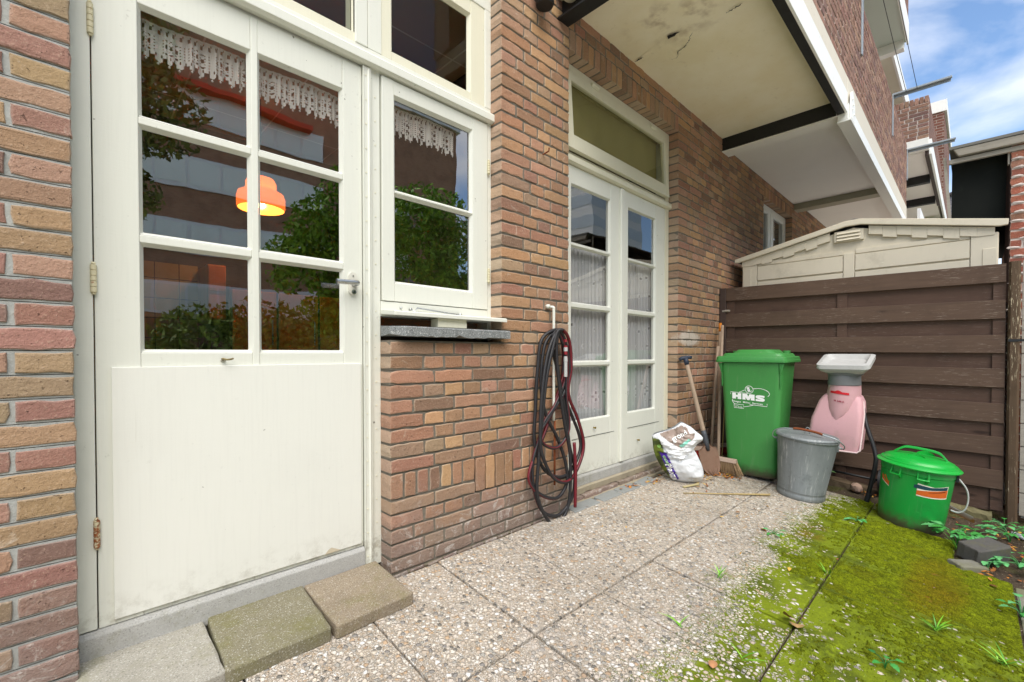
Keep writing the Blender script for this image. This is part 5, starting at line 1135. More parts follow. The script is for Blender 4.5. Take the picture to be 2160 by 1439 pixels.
# ------------------------------------------------------------------ spade, brooms, sticks
sp = thing('spade', 'rusty spade with ash handle and dark blue T grip leaning on the brick wall', 'spade', (3.58, 1.40, -.03))
A = Vector((3.575, 1.635, .885)); Bt = Vector((3.592, 1.406, -.028)); ax = (Bt-A).normalized(); side = Vector((.78, -.62, 0)); side = (side-ax*side.dot(ax)).normalized(); nrm = ax.cross(side)
Ln = (Bt-A).length
def onax(t, s=0, o=0): return A+ax*(t*Ln)+side*s+nrm*o
mb = MB(); mb.tube([onax(.02), onax(.30), onax(.60), onax(.68)], [.0155, .0165, .0175, .018], 14); mb.build('handle', HANDLEW, sp, smooth=True)
mb = MB(); mb.tube([onax(-.005, -.052), onax(-.012, -.03), onax(-.012, .03), onax(-.005, .052)], [.014, .016, .016, .014], 12); mb.tube([onax(-.01), onax(.05)], [.019, .0185], 12); mb.build('grip', flat('navy_grip', hx('#2c3648'), .5), sp, smooth=True)
mb = MB(); mb.tube([onax(.62), onax(.66), onax(.72), onax(.79)], [.019, .021, .020, .013], 14); mb.build('socket', flat('dark_blue_steel', hx('#4f5258'), .6, .3, .4), sp, smooth=True)
mb = MB(); rg = []; prof = [(.715, .016), (.74, .022), (.765, .052), (.775, .073), (.80, .078), (.88, .079), (.93, .073), (.965, .055), (.99, .028), (1.0, .008)]
for t, w in prof:
    row = []
    for k in range(9): s = w*(k/4-1); row.append(onax(t, s, .012*(1-(s/.08)**2)-.010+.004*math.cos(k*3.14)))
    for k in range(8, -1, -1): s = w*(k/4-1); row.append(onax(t, s, .012*(1-(s/.08)**2)-.014))
    rg.append(row)
mb.loft(rg); mb.build('blade', flat('rusty_blade', hx('#866a58'), .8, .1, .45, 26, .4, .4, hx('#6a3f28'), .6), sp, smooth=True, auto=50)
def bristles(mb, p0, along, down, L, rows, n, spread, c0, c1, seed, curl=.02, r=.0016):
    rnd = random.Random(seed); al = along.normalized(); out = al.cross(down).normalized()
    for i in range(n):
        t = rnd.random(); b = p0+along*t+out*rnd.uniform(-rows, rows); e = b+down*L*rnd.uniform(.85, 1.06)+al*((t-.5)*spread+rnd.gauss(0, curl))+out*rnd.gauss(0, curl)
        m = (b+e)/2+out*rnd.gauss(0, curl*.3); k = rnd.random(); c = tuple(c0[j]*(1-k)+c1[j]*k for j in range(3))+(1,); w = out*r; w2 = al*r
        b0 = len(mb.v); mb.v += [tuple(q) for q in (b-w, b+w, b+w2, m-w, m+w, m+w2, e)]
        for q in range(7): mb.c[b0+q] = c
        mb.f += [tuple(b0+q for q in f) for f in ((0, 1, 4, 3), (1, 2, 5, 4), (2, 0, 3, 5), (3, 4, 6), (4, 5, 6), (5, 3, 6))]; mb.mi += [0]*6
def broom(label, head, along, L, c0, c1, top, foot, n, seed, wid=.03, hz=.028, spread=.05, tip=None):
    t = thing('broom', label, 'broom', tuple(head)); H = Vector(head); al = Vector(along); a = al.normalized(); o = a.cross(Vector((0, 0, 1)))
    def q(s, w, z): return tuple(H+al*s+o*w+Vector((0, 0, z)))
    mb = MB(); mb.hexa([q(0, -wid, 0), q(1, -wid, 0), q(1, wid, 0), q(0, wid, 0), q(.02, -wid*.7, hz), q(.98, -wid*.7, hz), q(.98, wid*.7, hz), q(.02, wid*.7, hz)]); mb.build('head', wood_mat('broom_wood', hx('#9b8576'), hx('#b9a493'), hx('#6b594b'), .3, axis='y'), t, bevel=.004)
    mb = MB(); bristles(mb, H+Vector((0, 0, .001)), al, Vector((0, 0, -1)), L, wid*.9, n, spread, c0, c1, seed, .006); mb.build('bristles', GENM, t)
    f, tp = Vector(foot), Vector(top); mb = MB(); mb.tube([f, f.lerp(tp, .5)+Vector((.002, .003, 0)), tp], [.0125, .013, .0125], 12); st_ = mb.build('handle', HANDLEW, t, smooth=True)
    if tip: mb = MB(); mb.tube([f.lerp(tp, .93), tp+(tp-f).normalized()*.003], .0138, 12); mb.build('handle_sleeve', tip, st_, smooth=True)
    return t
broom('outdoor broom with coarse brown bristles standing in leaves beside the green wheelie bin', (3.695, 1.445, .078), (.012, -.165, -.006), .105, hx('#7d6247'), hx('#b0946f'), (4.25, 1.60, 1.185), (3.715, 1.425, .09), 700, 4, spread=.10)
broom('broom with red bristles half hidden behind the spade blade', (3.66, 1.635, .130), (.33, -.10, -.03), .085, hx('#b8282a'), hx('#d8433a'), (4.15, 1.60, .994), (3.95, 1.572, .13), 900, 5, spread=.02)
broom('broom with an orange tipped handle in the corner by the fence post', (4.02, 1.63, .10), (.20, -.13, 0), .085, hx('#a52a2c'), hx('#c8403a'), (4.33, 1.65, 1.21), (4.10, 1.575, .11), 500, 6, tip=ORANGEW, spread=.02)
mb = MB(); mb.tube([(3.96, 1.49, -.02), (4.09, 1.505, .77)], .005, 8); tag(mb.build('garden_stick', wood_mat('bamboo_upright', hx('#9a8a55'), hx('#b8a66a'), axis='z'), None, smooth=True), 'thin upright bamboo stick between the brooms and the green wheelie bin', 'stick')
mb = MB(); pts = [Vector((2.985, 1.379, gz(1.379)+.006)).lerp(Vector((3.485, .985, gz(.985)+.012)), k/8)+Vector((0, random.uniform(-.003, .003), 0)) for k in range(9)]
mb.tube(pts, [.003, .0035, .004, .0045, .005, .0055, .006, .0065, .008], 8); tag(mb.build('bamboo_stick', wood_mat('bamboo', hx('#9c8757'), hx('#b8a578'), hx('#6b5a2c'), .4, axis='x'), None, smooth=True), 'long thin bamboo stick lying on the pebble paving before the zinc bin', 'stick')

# ------------------------------------------------------------------ sack of potting soil
MS = Matrix.Translation((3.20, 1.535, -.017)) @ TILT @ Matrix.Rotation(R(-54), 4, 'Z') @ Matrix.Diagonal((1.06, 1, 1.02, 1))
sk = thing('soil_sack', 'crumpled white plastic sack of potting soil with a purple strip beside the spade', 'sack', M=MS)
PXS = [(75, 400), (95, 350), (140, 318), (250, 270), (370, 215), (500, 135), (590, 45), (640, 30), (720, 62), (820, 110), (920, 190), (1010, 250), (1052, 300), (1045, 350), (960, 425), (915, 500), (905, 570), (960, 650), (1020, 760), (1075, 860), (1110, 950), (1140, 1060), (1146, 1150), (1120, 1215), (1050, 1260), (950, 1290), (820, 1306), (680, 1300), (560, 1270), (470, 1215), (390, 1140), (320, 1060), (240, 940), (180, 840), (130, 700), (100, 560)]
def s2(p): return ((p[0]-610)*3.38e-4, (1302-p[1])*3.38e-4)
OUT = [s2(p) for p in PXS]; OUTS = [(q.x, q.y) for q in spline([(a, b, 0) for a, b in OUT], 4, True)]
def inpoly(x, y, P):
    c = False
    for i in range(len(P)):
        (x1, y1), (x2, y2) = P[i-1], P[i]
        if (y1 > y) != (y2 > y) and x < (x2-x1)*(y-y1)/(y2-y1+1e-12)+x1: c = not c
    return c
def dist(x, y, P):
    best = 9
    for i in range(len(P)):
        (x1, y1), (x2, y2) = P[i-1], P[i]; dx, dy = x2-x1, y2-y1; t = max(0, min(1, ((x-x1)*dx+(y-y1)*dy)/(dx*dx+dy*dy+1e-12))); best = min(best, math.hypot(x-x1-t*dx, y-y1-t*dy))
    return best
def wr(x, z): return .015*mnoise.noise(Vector((x*9, z*38, 1)))+.010*mnoise.noise(Vector((x*20, z*75, 5)))+.004*mnoise.noise(Vector((x*60, z*60, 9)))
def bagy(x, z):                                # front surface (towards the viewer = -y)
    d = dist(x, z, OUTS); return -.105*(1-math.exp(-d/.055))*(.75+.5*max(0, .25-z))+wr(x, z)*min(1, d/.03)+.05*max(0, z-.15)
cx0, cz0 = .0, .20; mb = MB(); NR = 16; ring = OUTS; rows = []
for side_ in (1, -1):
    rr = []
    for k in range(NR+1):
        f = 1-(k/NR)**1.3 if k < NR else .0
        row = []
        for (x, z) in ring:
            px, pz = cx0+(x-cx0)*f, cz0+(z-cz0)*f; y = bagy(px, pz)
            row.append((px, y if side_ == 1 else .04-y*.6+.08*max(0, z-.2), pz))
        rr.append(row)
    rows.append(rr)
def bagcol(x, z):
    if x < -.085-.0+(.30-z)*.33-.045 and z < .30: return hx('#6b7a1e') if mnoise.noise(Vector((x*20, z*20, 0))) > -.1 else hx('#3d4a14')
    return hx('#e4e7ea')
for si, rr in enumerate(rows):
    b = mb.loft(rr if si == 0 else rr[::-1], cap=False)
for i, v in enumerate(mb.v): mb.c[i] = bagcol(v[0], v[2])
sb = mb.build('bag', BAGM, sk, smooth=True)
def patch(poly, off, colf, name, mat, parent, n=34, thick=0):
    xs = [p[0] for p in poly]; zs = [p[1] for p in poly]; x0, x1, z0, z1 = min(xs), max(xs), min(zs), max(zs); st_ = (x1-x0)/n; m = int((z1-z0)/st_)+1; mb = MB(); idx = {}
    def P(i, j):
        if (i, j) not in idx:
            x, z = x0+i*st_, z0+j*st_; idx[(i, j)] = len(mb.v); mb.v.append((x, bagy(x, z)-off(x, z), z)); mb.c[len(mb.v)-1] = colf(x, z)
        return idx[(i, j)]
    for i in range(n):
        for j in range(m):
            if inpoly(x0+(i+.5)*st_, z0+(j+.5)*st_, poly): mb.f.append((P(i, j), P(i+1, j), P(i+1, j+1), P(i, j+1))); mb.mi.append(0)
    return mb.build(name, mat, parent, smooth=True)
FL = [s2(p) for p in ((140, 322), (250, 272), (500, 137), (600, 32), (800, 105), (1048, 300), (1040, 350), (955, 430), (900, 545), (760, 650), (640, 740), (605, 835), (590, 770), (430, 700), (340, 620), (250, 520), (190, 410))]
BRN = [s2(p) for p in ((180, 300), (500, 150), (600, 70), (700, 95), (760, 200), (880, 215), (840, 300), (700, 420), (610, 530), (540, 500), (380, 420), (250, 350))]
TEAL = [s2(p) for p in ((560, 465), (735, 305), (782, 335), (612, 500))]
def flc(x, z):
    if inpoly(x, z, TEAL): return hx('#8fd9c4')
    if inpoly(x, z, BRN): return hx('#a08d82') if mnoise.noise(Vector((x*40, z*40, 2))) > -.25 else hx('#857367')
    return hx('#eceef0')
fl = patch(FL, lambda x, z: .012+.012*min(1, dist(x, z, FL)/.03)+.03*max(0, .19-z)*0+.006*mnoise.noise(Vector((x*30, z*30, 7))), flc, 'folded_flap', BAGM, sk, 60)
ST = [s2(p) for p in ((215, 690), (335, 660), (410, 790), (520, 1000), (655, 1215), (640, 1238), (540, 1240), (430, 1090), (300, 860))]
stp = patch(ST, lambda x, z: .004, lambda x, z: hx('#4a1d9c'), 'purple_strip', BAGM, sk, 26)
def bagtext(t, size, p, ang, off, bold=.0006, sx=1, mir=False):
    vs, fs = text_polys(t, size, bold, 1.05, sx); c, s_ = math.cos(R(ang)), math.sin(R(ang)); x0, z0 = s2(p); m = MB()
    m.add([(x0+x*c-y*s_, bagy(x0+x*c-y*s_, z0+x*s_+y*c)-off, z0+x*s_+y*c) for x, y in vs], fs); return m
bagtext('Planze', .052, (345, 925), -59, .010, .0016).build('lettering', INK, stp)
bagtext('GROEN', .022, (275, 745), -60, .010, .001).build('lettering', flat('lime_print', hx('#a8cf9a'), .5), stp)
bagtext('grond', .045, (440, 400), 36, .034, .001).build('lettering', INK, fl)
mb = MB(); x0, z0 = s2((200, 560)); mb.add([(x0+.012*math.cos(a), bagy(x0+.012*math.cos(a), z0+.012*math.sin(a))-.004, z0+.012*math.sin(a)) for a in [2*math.pi*k/16 for k in range(16)]], [tuple(range(16))]); mb.build('green_mark', flat('leaf_print', hx('#7ea84a'), .5), sb)

# ------------------------------------------------------------------ hose hanging on the pipe
def hp(x, y): return (1.955+(x-268)*.00150*(1 if x < 268 else .95), 0, 1.060-(y-266)*.000968)
LOOPS = [[(265, 262), (200, 320), (180, 480), (168, 700), (160, 900), (200, 1050), (275, 1125), (355, 1118), (425, 1010), (424, 900), (350, 700), (325, 560), (332, 400), (300, 290)],
 [(270, 270), (215, 350), (193, 560), (213, 740), (280, 900), (325, 1050), (333, 1170), (275, 1245), (185, 1200), (125, 1100), (150, 990), (208, 870), (290, 640), (332, 500), (345, 380), (295, 285)],
 [(262, 268), (250, 350), (288, 560), (320, 740), (345, 950), (378, 1100), (372, 1240), (330, 1320), (265, 1350), (190, 1290), (150, 1150), (145, 1010), (180, 880), (205, 790), (262, 700), (318, 560), (328, 400), (285, 285)],
 [(272, 275), (322, 420), (318, 640), (335, 850), (275, 945), (203, 920), (182, 850), (240, 750), (308, 640), (340, 520), (320, 360), (280, 278)],
 [(258, 268), (240, 330), (195, 560), (160, 1000), (160, 1200), (222, 1360), (270, 1392), (322, 1350), (342, 1240), (337, 1000), (300, 800), (262, 500), (255, 340)],
 [(280, 266), (330, 330), (347, 480), (335, 640), (400, 800), (440, 960), (405, 1080), (330, 1160), (240, 1120), (180, 1000), (160, 880), (172, 640), (205, 420), (250, 285)]]
hose = thing('garden_hose', 'black and red garden hose hung in long loops on the white water pipe', 'hose', (1.95, 1.62, .0))
BK, RD = hx('#2b2a2c'), hx('#6e1c26')
for k, lp in enumerate(LOOPS):
    pts = []
    for i, (x, y) in enumerate(lp):
        q = hp(x, y); ph = i/len(lp)*6.28; pts.append((q[0], 1.655-.006*k+.010*math.sin(ph*1.5+k)-(.008 if i in (0, len(lp)-1) else 0), q[2]))
    cl = [BK]*10
    for j in ((0, 1, 2) if k in (1, 5) else (0,) if k != 4 else ()): cl[j] = RD
    mb = MB(); mb.tube(spline(pts, 9, True), .0098, 10, closed=True, cols=cl, twist=.012); mb.build('hose_loop', HOSEM, hose, smooth=True)
mb = MB(); mb.tube(spline([(hp(345, 930)[0], 1.60, hp(345, 930)[2]), (hp(350, 1100)[0], 1.595, hp(350, 1100)[2]), (hp(352, 1315)[0], 1.600, hp(352, 1318)[2])], 8), .0095, 10, cols=[RD]*7+[BK]*3); mb.build('hose_end', HOSEM, hose, smooth=True)
mb = MB()
for z0, z1, r in ((.995, 1.01, .009), (.955, .975, .011), (.925, .943, .010)): mb.tube([(1.985, 1.60, z0), (1.985, 1.60, z1)], r, 12)
mb.build('red_coupling', flat('red_plastic', hx('#8f1f2a'), .5), hose, smooth=True, auto=50)
mb = MB()
for z in (.943, .885): mb.tube([(1.985, 1.60, z), (1.985, 1.60, z+.022)], .0115, 12)
mb.tube([(1.985, 1.60, .80), (1.985, 1.60, .915)], .010, 10); mb.build('grey_coupling', LGREYP, hose, smooth=True, auto=50)

# ------------------------------------------------------------------ odds and ends near the fence
def lump(name, label, cat, c, s, mat, seed, rz=0, n=2, amp=.25, group=None):
    bm = bmesh.new(); bmesh.ops.create_icosphere(bm, subdivisions=n, radius=1)
    for v in bm.verts: k = 1+amp*mnoise.noise(v.co*1.5+Vector((seed, 0, 0)))+amp*.4*mnoise.noise(v.co*4+Vector((seed, 3, 0))); v.co = Vector((v.co.x*s[0]*k, v.co.y*s[1]*k, v.co.z*s[2]*k))
    me = bpy.data.meshes.new(name); bm.to_mesh(me); bm.free(); me.materials.append(mat); o = bpy.data.objects.new(name, me); COL.objects.link(o); o.location = c; o.rotation_euler = (0, 0, R(rz)); return tag(o, label, cat, group)
slab('kerb_block', 'dark grey concrete block lying tilted among green weeds', 'block', None, 3.44, -.045, .20, .105, .08, BLOCKD, -35, .022, .004, 21, R(-8))
slab('kerb_block', 'mossy grey kerb block flush with the edge of the moss', 'block', None, 3.275, .012, .14, .085, .06, BLOCKG, -44, -.035, .004, 22)
slab('kerb_block', 'flat dark paver half buried behind the weeds near the pale wood splinter', 'block', None, 3.72, -.06, .20, .12, .05, BLOCKD, -30, -.02, .004, 23)
mb = MB(); rg = []
for i in range(15):
    t = i/14; p = Vector((4.235, .125, -.105)).lerp(Vector((4.05, -.005, -.115)), t); w = .028*(1-.3*t)+random.uniform(-.003, .003); h = .020-.004*t; d = Vector((.6, -.8, 0))
    u = Vector((.8, .6, 0)); rg.append([tuple(p-u*w+Vector((0, 0, -h-.012*math.sin(t*9)*.4))), tuple(p+u*w+Vector((0, 0, -h))), tuple(p+u*w+Vector((0, 0, h))), tuple(p-u*w*.6+Vector((0, 0, h+.003))), tuple(p-u*w+Vector((0, 0, random.uniform(-.006, .004))))])
mb.loft(rg); 
for i in range(len(mb.v)): mb.c[i] = hx('#ece6da') if i % 5 in (2, 3) else hx('#c98a48')
tag(mb.build('wood_splinter', GENM, None), 'broken piece of wood with white top and orange splintered edge beside the bright green pail', 'wood')
mb = MB(); rg = []
for i in range(19):
    t = i/18; p = Vector((4.36, .42, -.115)).lerp(Vector((4.365, -.10, -.16)), t); j = [random.uniform(-.006, .006) for _ in range(6)]; w = .034-.012*max(0, t-.85)/.15
    rg.append([(p.x-w+j[0], p.y, p.z-.035), (p.x+w, p.y, p.z-.035), (p.x+w+j[1], p.y, p.z+.03+j[2]), (p.x-w*.4, p.y, p.z+.034+j[3]), (p.x-w+j[4], p.y, p.z+.015+j[5])])
mb.loft(rg); tag(mb.build('rotten_beam', TIMB, None), 'mossy rotten timber lying along the foot of the brown fence', 'timber')
mb = MB(); rg = []
for i in range(13):
    t = i/12; p = Vector((4.33, 1.0, -.06)).lerp(Vector((4.28, .54, -.095)), t); j = [random.uniform(-.005, .005) for _ in range(4)]
    rg.append([(p.x-.05+j[0], p.y, p.z-.03), (p.x+.05, p.y, p.z-.03), (p.x+.045+j[1], p.y, p.z+.022+j[2]), (p.x-.045, p.y, p.z+.02+j[3])])
mb.loft(rg); tag(mb.build('old_plank', wood_mat('dirty_plank', hx('#57493a'), hx('#77664f'), hx('#2f2a20'), .5), None), 'dirty old plank lying under the garden shredder', 'plank')
lump('stone', 'rounded brownish pink stone under the garden shredder stand', 'stone', (4.20, .60, -.075), (.045, .04, .035), stone('rubble_stone', hx('#93796a'), hx('#b59a88'), 30), 3)
lump('plastic_scrap', 'crumpled clear white plastic scrap on the bare soil by the post', 'litter', (4.10, -.21, -.175), (.05, .02, .012), flat('white_scrap', hx('#dfe3e6'), .25), 8, 30, 2, .6)

# leaves, weeds and grass
def leafblade(mb, base, tip, w, col, curl=.2, ser=0, seed=0):
    rnd = random.Random(seed); B, T = Vector(base), Vector(tip); ax = T-B; L = ax.length; a = ax.normalized(); sd = a.cross(Vector((0, 0, 1)))
    if sd.length < .1: sd = a.cross(Vector((1, 0, 0)))
    sd.normalize(); up = sd.cross(a); n = 8; b0 = len(mb.v); prof = []
    for i in range(n+1):
        t = i/n; ww = w*(math.sin(math.pi*t**.75)**.8 if 0 < t < 1 else .02); ww *= (1.18 if ser and i % 2 else .86 if ser else 1)
        c = B+a*(L*t)+up*(-curl*L*t*t); f = .18*ww
        for s in (-1, 0, 1):
            mb.v.append(tuple(c+sd*ww*s+up*(f if s else 0))); k = rnd.uniform(.85, 1.15)*(1.25 if s == 0 else 1); mb.c[len(mb.v)-1] = tuple(min(1, col[j]*k) for j in range(3))+(1,)
    for i in range(n):
        for s in (0, 1): q = b0+i*3+s; mb.f.append((q, q+1, q+4, q+3)); mb.mi.append(0)
LG, DG, BG = hx('#3f8f3e'), hx('#2f6f33'), hx('#5fa866')
def weed(label, x, y, h, spread, n, size, seed, cols=(LG, BG), name='weed_plant', ser=1, tri=True, zf=None):
    rnd = random.Random(seed); mb = MB(); z = (soilz(x, y) if zf is None else zf)
    for i in range(n):
        a = 2*math.pi*i/n+rnd.uniform(-.4, .4); L = spread*rnd.uniform(.55, 1.1); hh = h*rnd.uniform(.6, 1.1); e = Vector((x+L*math.cos(a), y+L*math.sin(a), z+hh)); c = rnd.choice(cols)
        st_ = spline([(x, y, z-.005), (x+L*.3*math.cos(a), y+L*.3*math.sin(a), z+hh*.75), tuple(e)], 5); b0 = len(mb.v); mb.tube(st_, .0016, 5); 
        for q in range(b0, len(mb.v)): mb.c[q] = tuple(v*.8 for v in c[:3])+(1,)
        for da in ((-.9, 0, .9) if tri else (0,)):
            s_ = size*rnd.uniform(.7, 1.1)*(1 if da == 0 else .8); leafblade(mb, e, e+Vector((math.cos(a+da)*s_, math.sin(a+da)*s_, rnd.uniform(-.1, .25)*s_)), s_*.36, c, .25, ser, rnd.random())
    o = mb.build(name, LEAFM, None, smooth=True); return tag(o, label, 'plant')
weed('bushy green weed with serrated leaves beside the bright green pail', 3.60, .055, .10, .09, 15, .058, 1)
weed('green serrated weed on the bare soil between the dark block and the post', 3.98, -.165, .085, .09, 12, .05, 2)
weed('large leafy weed at the right edge beside the kerb blocks', 3.50, -.185, .06, .12, 15, .06, 3, (BG, LG))
weed('small seedling just under the tilted dark block', 3.36, -.065, .05, .035, 4, .035, 4, (BG,), tri=False)
weed('weed sprig at the right edge over the garden kerb', 2.86, -.155, .07, .06, 11, .04, 5, (BG, LG), tri=False)
weed('tiny weed rosette on the pebbles left of the moss', 2.828, .775, .022, .04, 7, .030, 6, (BG, LG), tri=False, zf=gz(.775))
weed('tiny weed rosette in the paving joint before the bright green pail', 3.50, .497, .022, .045, 7, .036, 7, (BG, LG), tri=False, zf=gz(.497))
weed('pale weed growing under the pink garden shredder', 4.28, .83, .13, .05, 6, .05, 8, (hx('#6f9a5c'), DG), zf=-.09)
weed('clover like weed low on the moss near the lower edge', 1.99, .20, .03, .03, 5, .03, 9, (LG, DG), tri=False, zf=gz(.2))
weed('dark leaved weed in the gap behind the spade', 3.62, 1.60, .07, .05, 10, .04, 10, (DG, LG), zf=-.02)
weed('low creeping weed in front of the peeling post', 4.22, -.15, .05, .06, 9, .04, 11, (BG, LG), tri=False)
weed('small leafy weed between the pale wood splinter and the dark block', 3.85, -.02, .05, .06, 9, .04, 12, (LG, BG))
def tuft(label, x, y, h, n, seed, lean=.5):
    rnd = random.Random(seed); mb = MB(); z = gz(y)
    for i in range(n):
        a = rnd.uniform(0, 6.28); L = h*rnd.uniform(.5, 1.1); leafblade(mb, (x+rnd.gauss(0, .006), y+rnd.gauss(0, .006), z), (x+math.cos(a)*L*lean, y+math.sin(a)*L*lean, z+L), .0022, rnd.choice((hx('#6fae2a'), hx('#8cc03c'), hx('#4f8f2a'))), .35, 0, i)
    o = mb.build('grass_tuft', LEAFM, None, smooth=True); return tag(o, label, 'grass')
tuft('upright grass tuft on the pebbles left of the moss edge', 2.092, .793, .06, 10, 1)
tuft('bright grass tuft standing in the middle of the moss', 2.423, .089, .058, 18, 2, .8)
tuft('spreading grass tuft at the kerb in the lower right', 2.36, -.09, .065, 16, 3, .9)
tuft('grass blades lying flat on pebbles near the lower edge', 1.62, .745, .05, 4, 4, 1.6)
tuft('thin grass in the black joint of the mossy slabs', 2.56, .478, .06, 8, 5)
tuft('low grass sprig on the pebbles at the bottom edge', 1.62, .54, .05, 4, 6, 1.5)
tuft('tall grass blades behind the tilted dark block', 3.50, .05, .13, 10, 7, .4)
def fallen():
    rnd = random.Random(3); mb = MB(); cl = [hx('#b5722c'), hx('#8d5a2c'), hx('#c99a3e'), hx('#74492a'), hx('#d0a545'), hx('#a8602e')]
    spots = [(3.05, 1.62, .16, .05, 34), (3.52, 1.50, .12, .10, 34), (3.66, 1.34, .12, .10, 80), (3.60, 1.44, .10, .06, 30), (2.80, 1.66, .12, .03, 16), (3.25, 1.35, .22, .08, 14), (3.0, 1.0, .6, .5, 16), (4.2, .55, .1, .1, 12), (1.5, .9, .9, .45, 4), (3.9, -.12, .35, .2, 60), (3.3, -.10, .2, .1, 20), (4.25, .3, .1, .3, 24), (2.4, .3, .8, .3, 5), (2.3, 1.52, .8, .2, 8)]
    for cx, cy, sx, sy, n in spots:
        for _ in range(n):
            x, y = cx+rnd.gauss(0, sx*.5), min(1.74, cy+rnd.gauss(0, sy*.5)); a = rnd.uniform(0, 6.28); s_ = rnd.uniform(.008, .034 if n > 10 else .016); z = gz(y)+.004+rnd.random()*.01
            leafblade(mb, (x, y, z), (x+math.cos(a)*s_, y+math.sin(a)*s_, z+rnd.uniform(-.003, .014)), s_*.3, rnd.choice(cl), rnd.uniform(-.4, .5), rnd.random() < .5, rnd.random())
    tag(mb.build('fallen_leaves', LEAFM, None, smooth=True), kind='stuff')
fallen()
mb = MB(); leafblade(mb, (1.96, .455, gz(.455)+.012), (2.03, .475, gz(.475)+.018), .024, hx('#a98a5c'), .5, 1, 1); leafblade(mb, (2.02, .49, gz(.48)+.012), (1.955, .50, gz(.5)+.02), .018, hx('#7d5b36'), -.5, 1, 2)
tag(mb.build('curled_leaf', LEAFM, None, smooth=True), 'large curled dry brown leaf on the dark joint between mossy slabs', 'leaf')
mb = MB(); leafblade(mb, (1.49, .585, gz(.585)+.01), (1.535, .60, gz(.6)+.022), .014, hx('#b5835c'), .4, 0, 3); tag(mb.build('curled_leaf', LEAFM, None, smooth=True), 'pinkish brown curled leaf on pebbles at the bottom edge', 'leaf')
mb = MB(); mb.tube(spline([(3.10, 1.43, -.02), (3.17, 1.40, -.016), (3.26, 1.385, -.022)], 5), [.008]*8+[.011, .009, .006], 7); tag(mb.build('yellow_stalk', flat('yellowed_stalk', hx('#b3a67c'), .8), None, smooth=True), 'thick yellow dried stalk on the paving before the white sack', 'stalk')
# ------------------------------------------------------------------ what stands across the garden (seen mirrored in the panes)
op = thing('apartment_block', 'long brown brick block with ribbon windows, mirrored in the kitchen door panes', 'building', (-4, -26, -.2))
mb = MB(); mb.box(-34, 22.6, -36, -26, -.2, 19); mb.build('wall', BROWNF, op)
mb = MB(); mb.box(-34.3, 22.9, -36, -25.7, 19.002, 19.4); mb.build('roof_edge', WFASC, op)
RG = flat('ribbon_glass', hx('#e9ece0'), .35, .4, .2, .4, 0)
for z in (3.0, 6.4, 9.9, 13.4):
    mb = MB(); mb.box(-33, 12, -26.0, -25.93, z, z+1.75); rb = mb.build('window', WW, op)
    mb = MB()
    for i in range(30): mb.box(-33+i*1.5+.07, -33+(i+1)*1.5-.07, -25.94, -25.92, z+.17, z+1.58)
    mb.build('pane', RG, rb)
mb = MB(); mb.box(3, 11, -25.9, -25.3, 15.02, 15.3); mb.build('awning', flat('orange_awning', hx('#d8452a'), .7), op)
# outside stair on the block
mb = MB(); mb.box(13, 19, -25.9, -24.6, 6.0, 6.15); mb.box(13, 19, -25.9, -24.6, 10.0, 10.15)
for i in range(16): mb.box(13.3+i*.33, 13.7+i*.33, -24.6, -23.9, 6.1+i*.25, 6.16+i*.25)
for x in np.arange(13, 19.1, .5): mb.box(x, x+.05, -24.65, -24.6, 10.1, 11.1); mb.box(x, x+.05, -24.65, -24.6, 6.1, 7.1)
mb.box(13, 19, -24.65, -24.6, 11.1, 11.16); mb.box(13, 19, -24.65, -24.6, 7.1, 7.16)
mb.build('outside_stair', flat('grey_steel_stair', hx('#8d8d8a'), .6), op)
mb = MB()
for x, z in ((13.6, 7.0), (16.6, 7.0), (13.6, 11.0), (16.6, 11.0), (13.6, 3.4), (16.6, 3.4)): mb.box(x, x+1.6, -25.99, -25.94, z, z+2.0)
mb.build('white_door', WW, op)
def tower(label, x, y, w, d, h, col, gl):
    t = thing('tower_block', label, 'tower', (x, y, -.2)); mb = MB(); mb.box(x-w/2, x+w/2, y-d/2, y+d/2, -.2, h); mb.build('wall', flat('tower_wall', col, .7, 0, .1, .2), t)
    mb = MB()
    for k in range(int(h/3.2)): mb.box(x-w/2-.05, x+w/2-.0, y+d/2+.01, y+d/2+.06, 1.2+k*3.2, 2.9+k*3.2); mb.box(x-w/2-.06, x-w/2-.01, y-d/2, y+d/2, 1.2+k*3.2, 2.9+k*3.2)
    mb.build('window_band', gl, t)
tower('tall pale office tower mirrored in the top panes of the french doors', 64, -43, 14, 12, 46, hx('#f0f0ee'), flat('tower_glass', hx('#cdd6dc'), .3, 0, .1, .2)); tower('lower white glass office block mirrored in the french doors beside the tower', 50, -25, 12, 10, 11, hx('#eceeed'), flat('pale_tower_glass', hx('#d4e0e0'), .3, 0, .1, .2))
gw = thing('garden_wall', 'low dark boarded garden partition mirrored below the greenery in the small casement', 'fence', (5, -9, 0)); mb = MB(); mb.box(-8, 22, -12.1, -12, -.2, 1.9); mb.build('boards', FENCEB, gw)
FOL = attr_mat('foliage', .6, .2, 4)
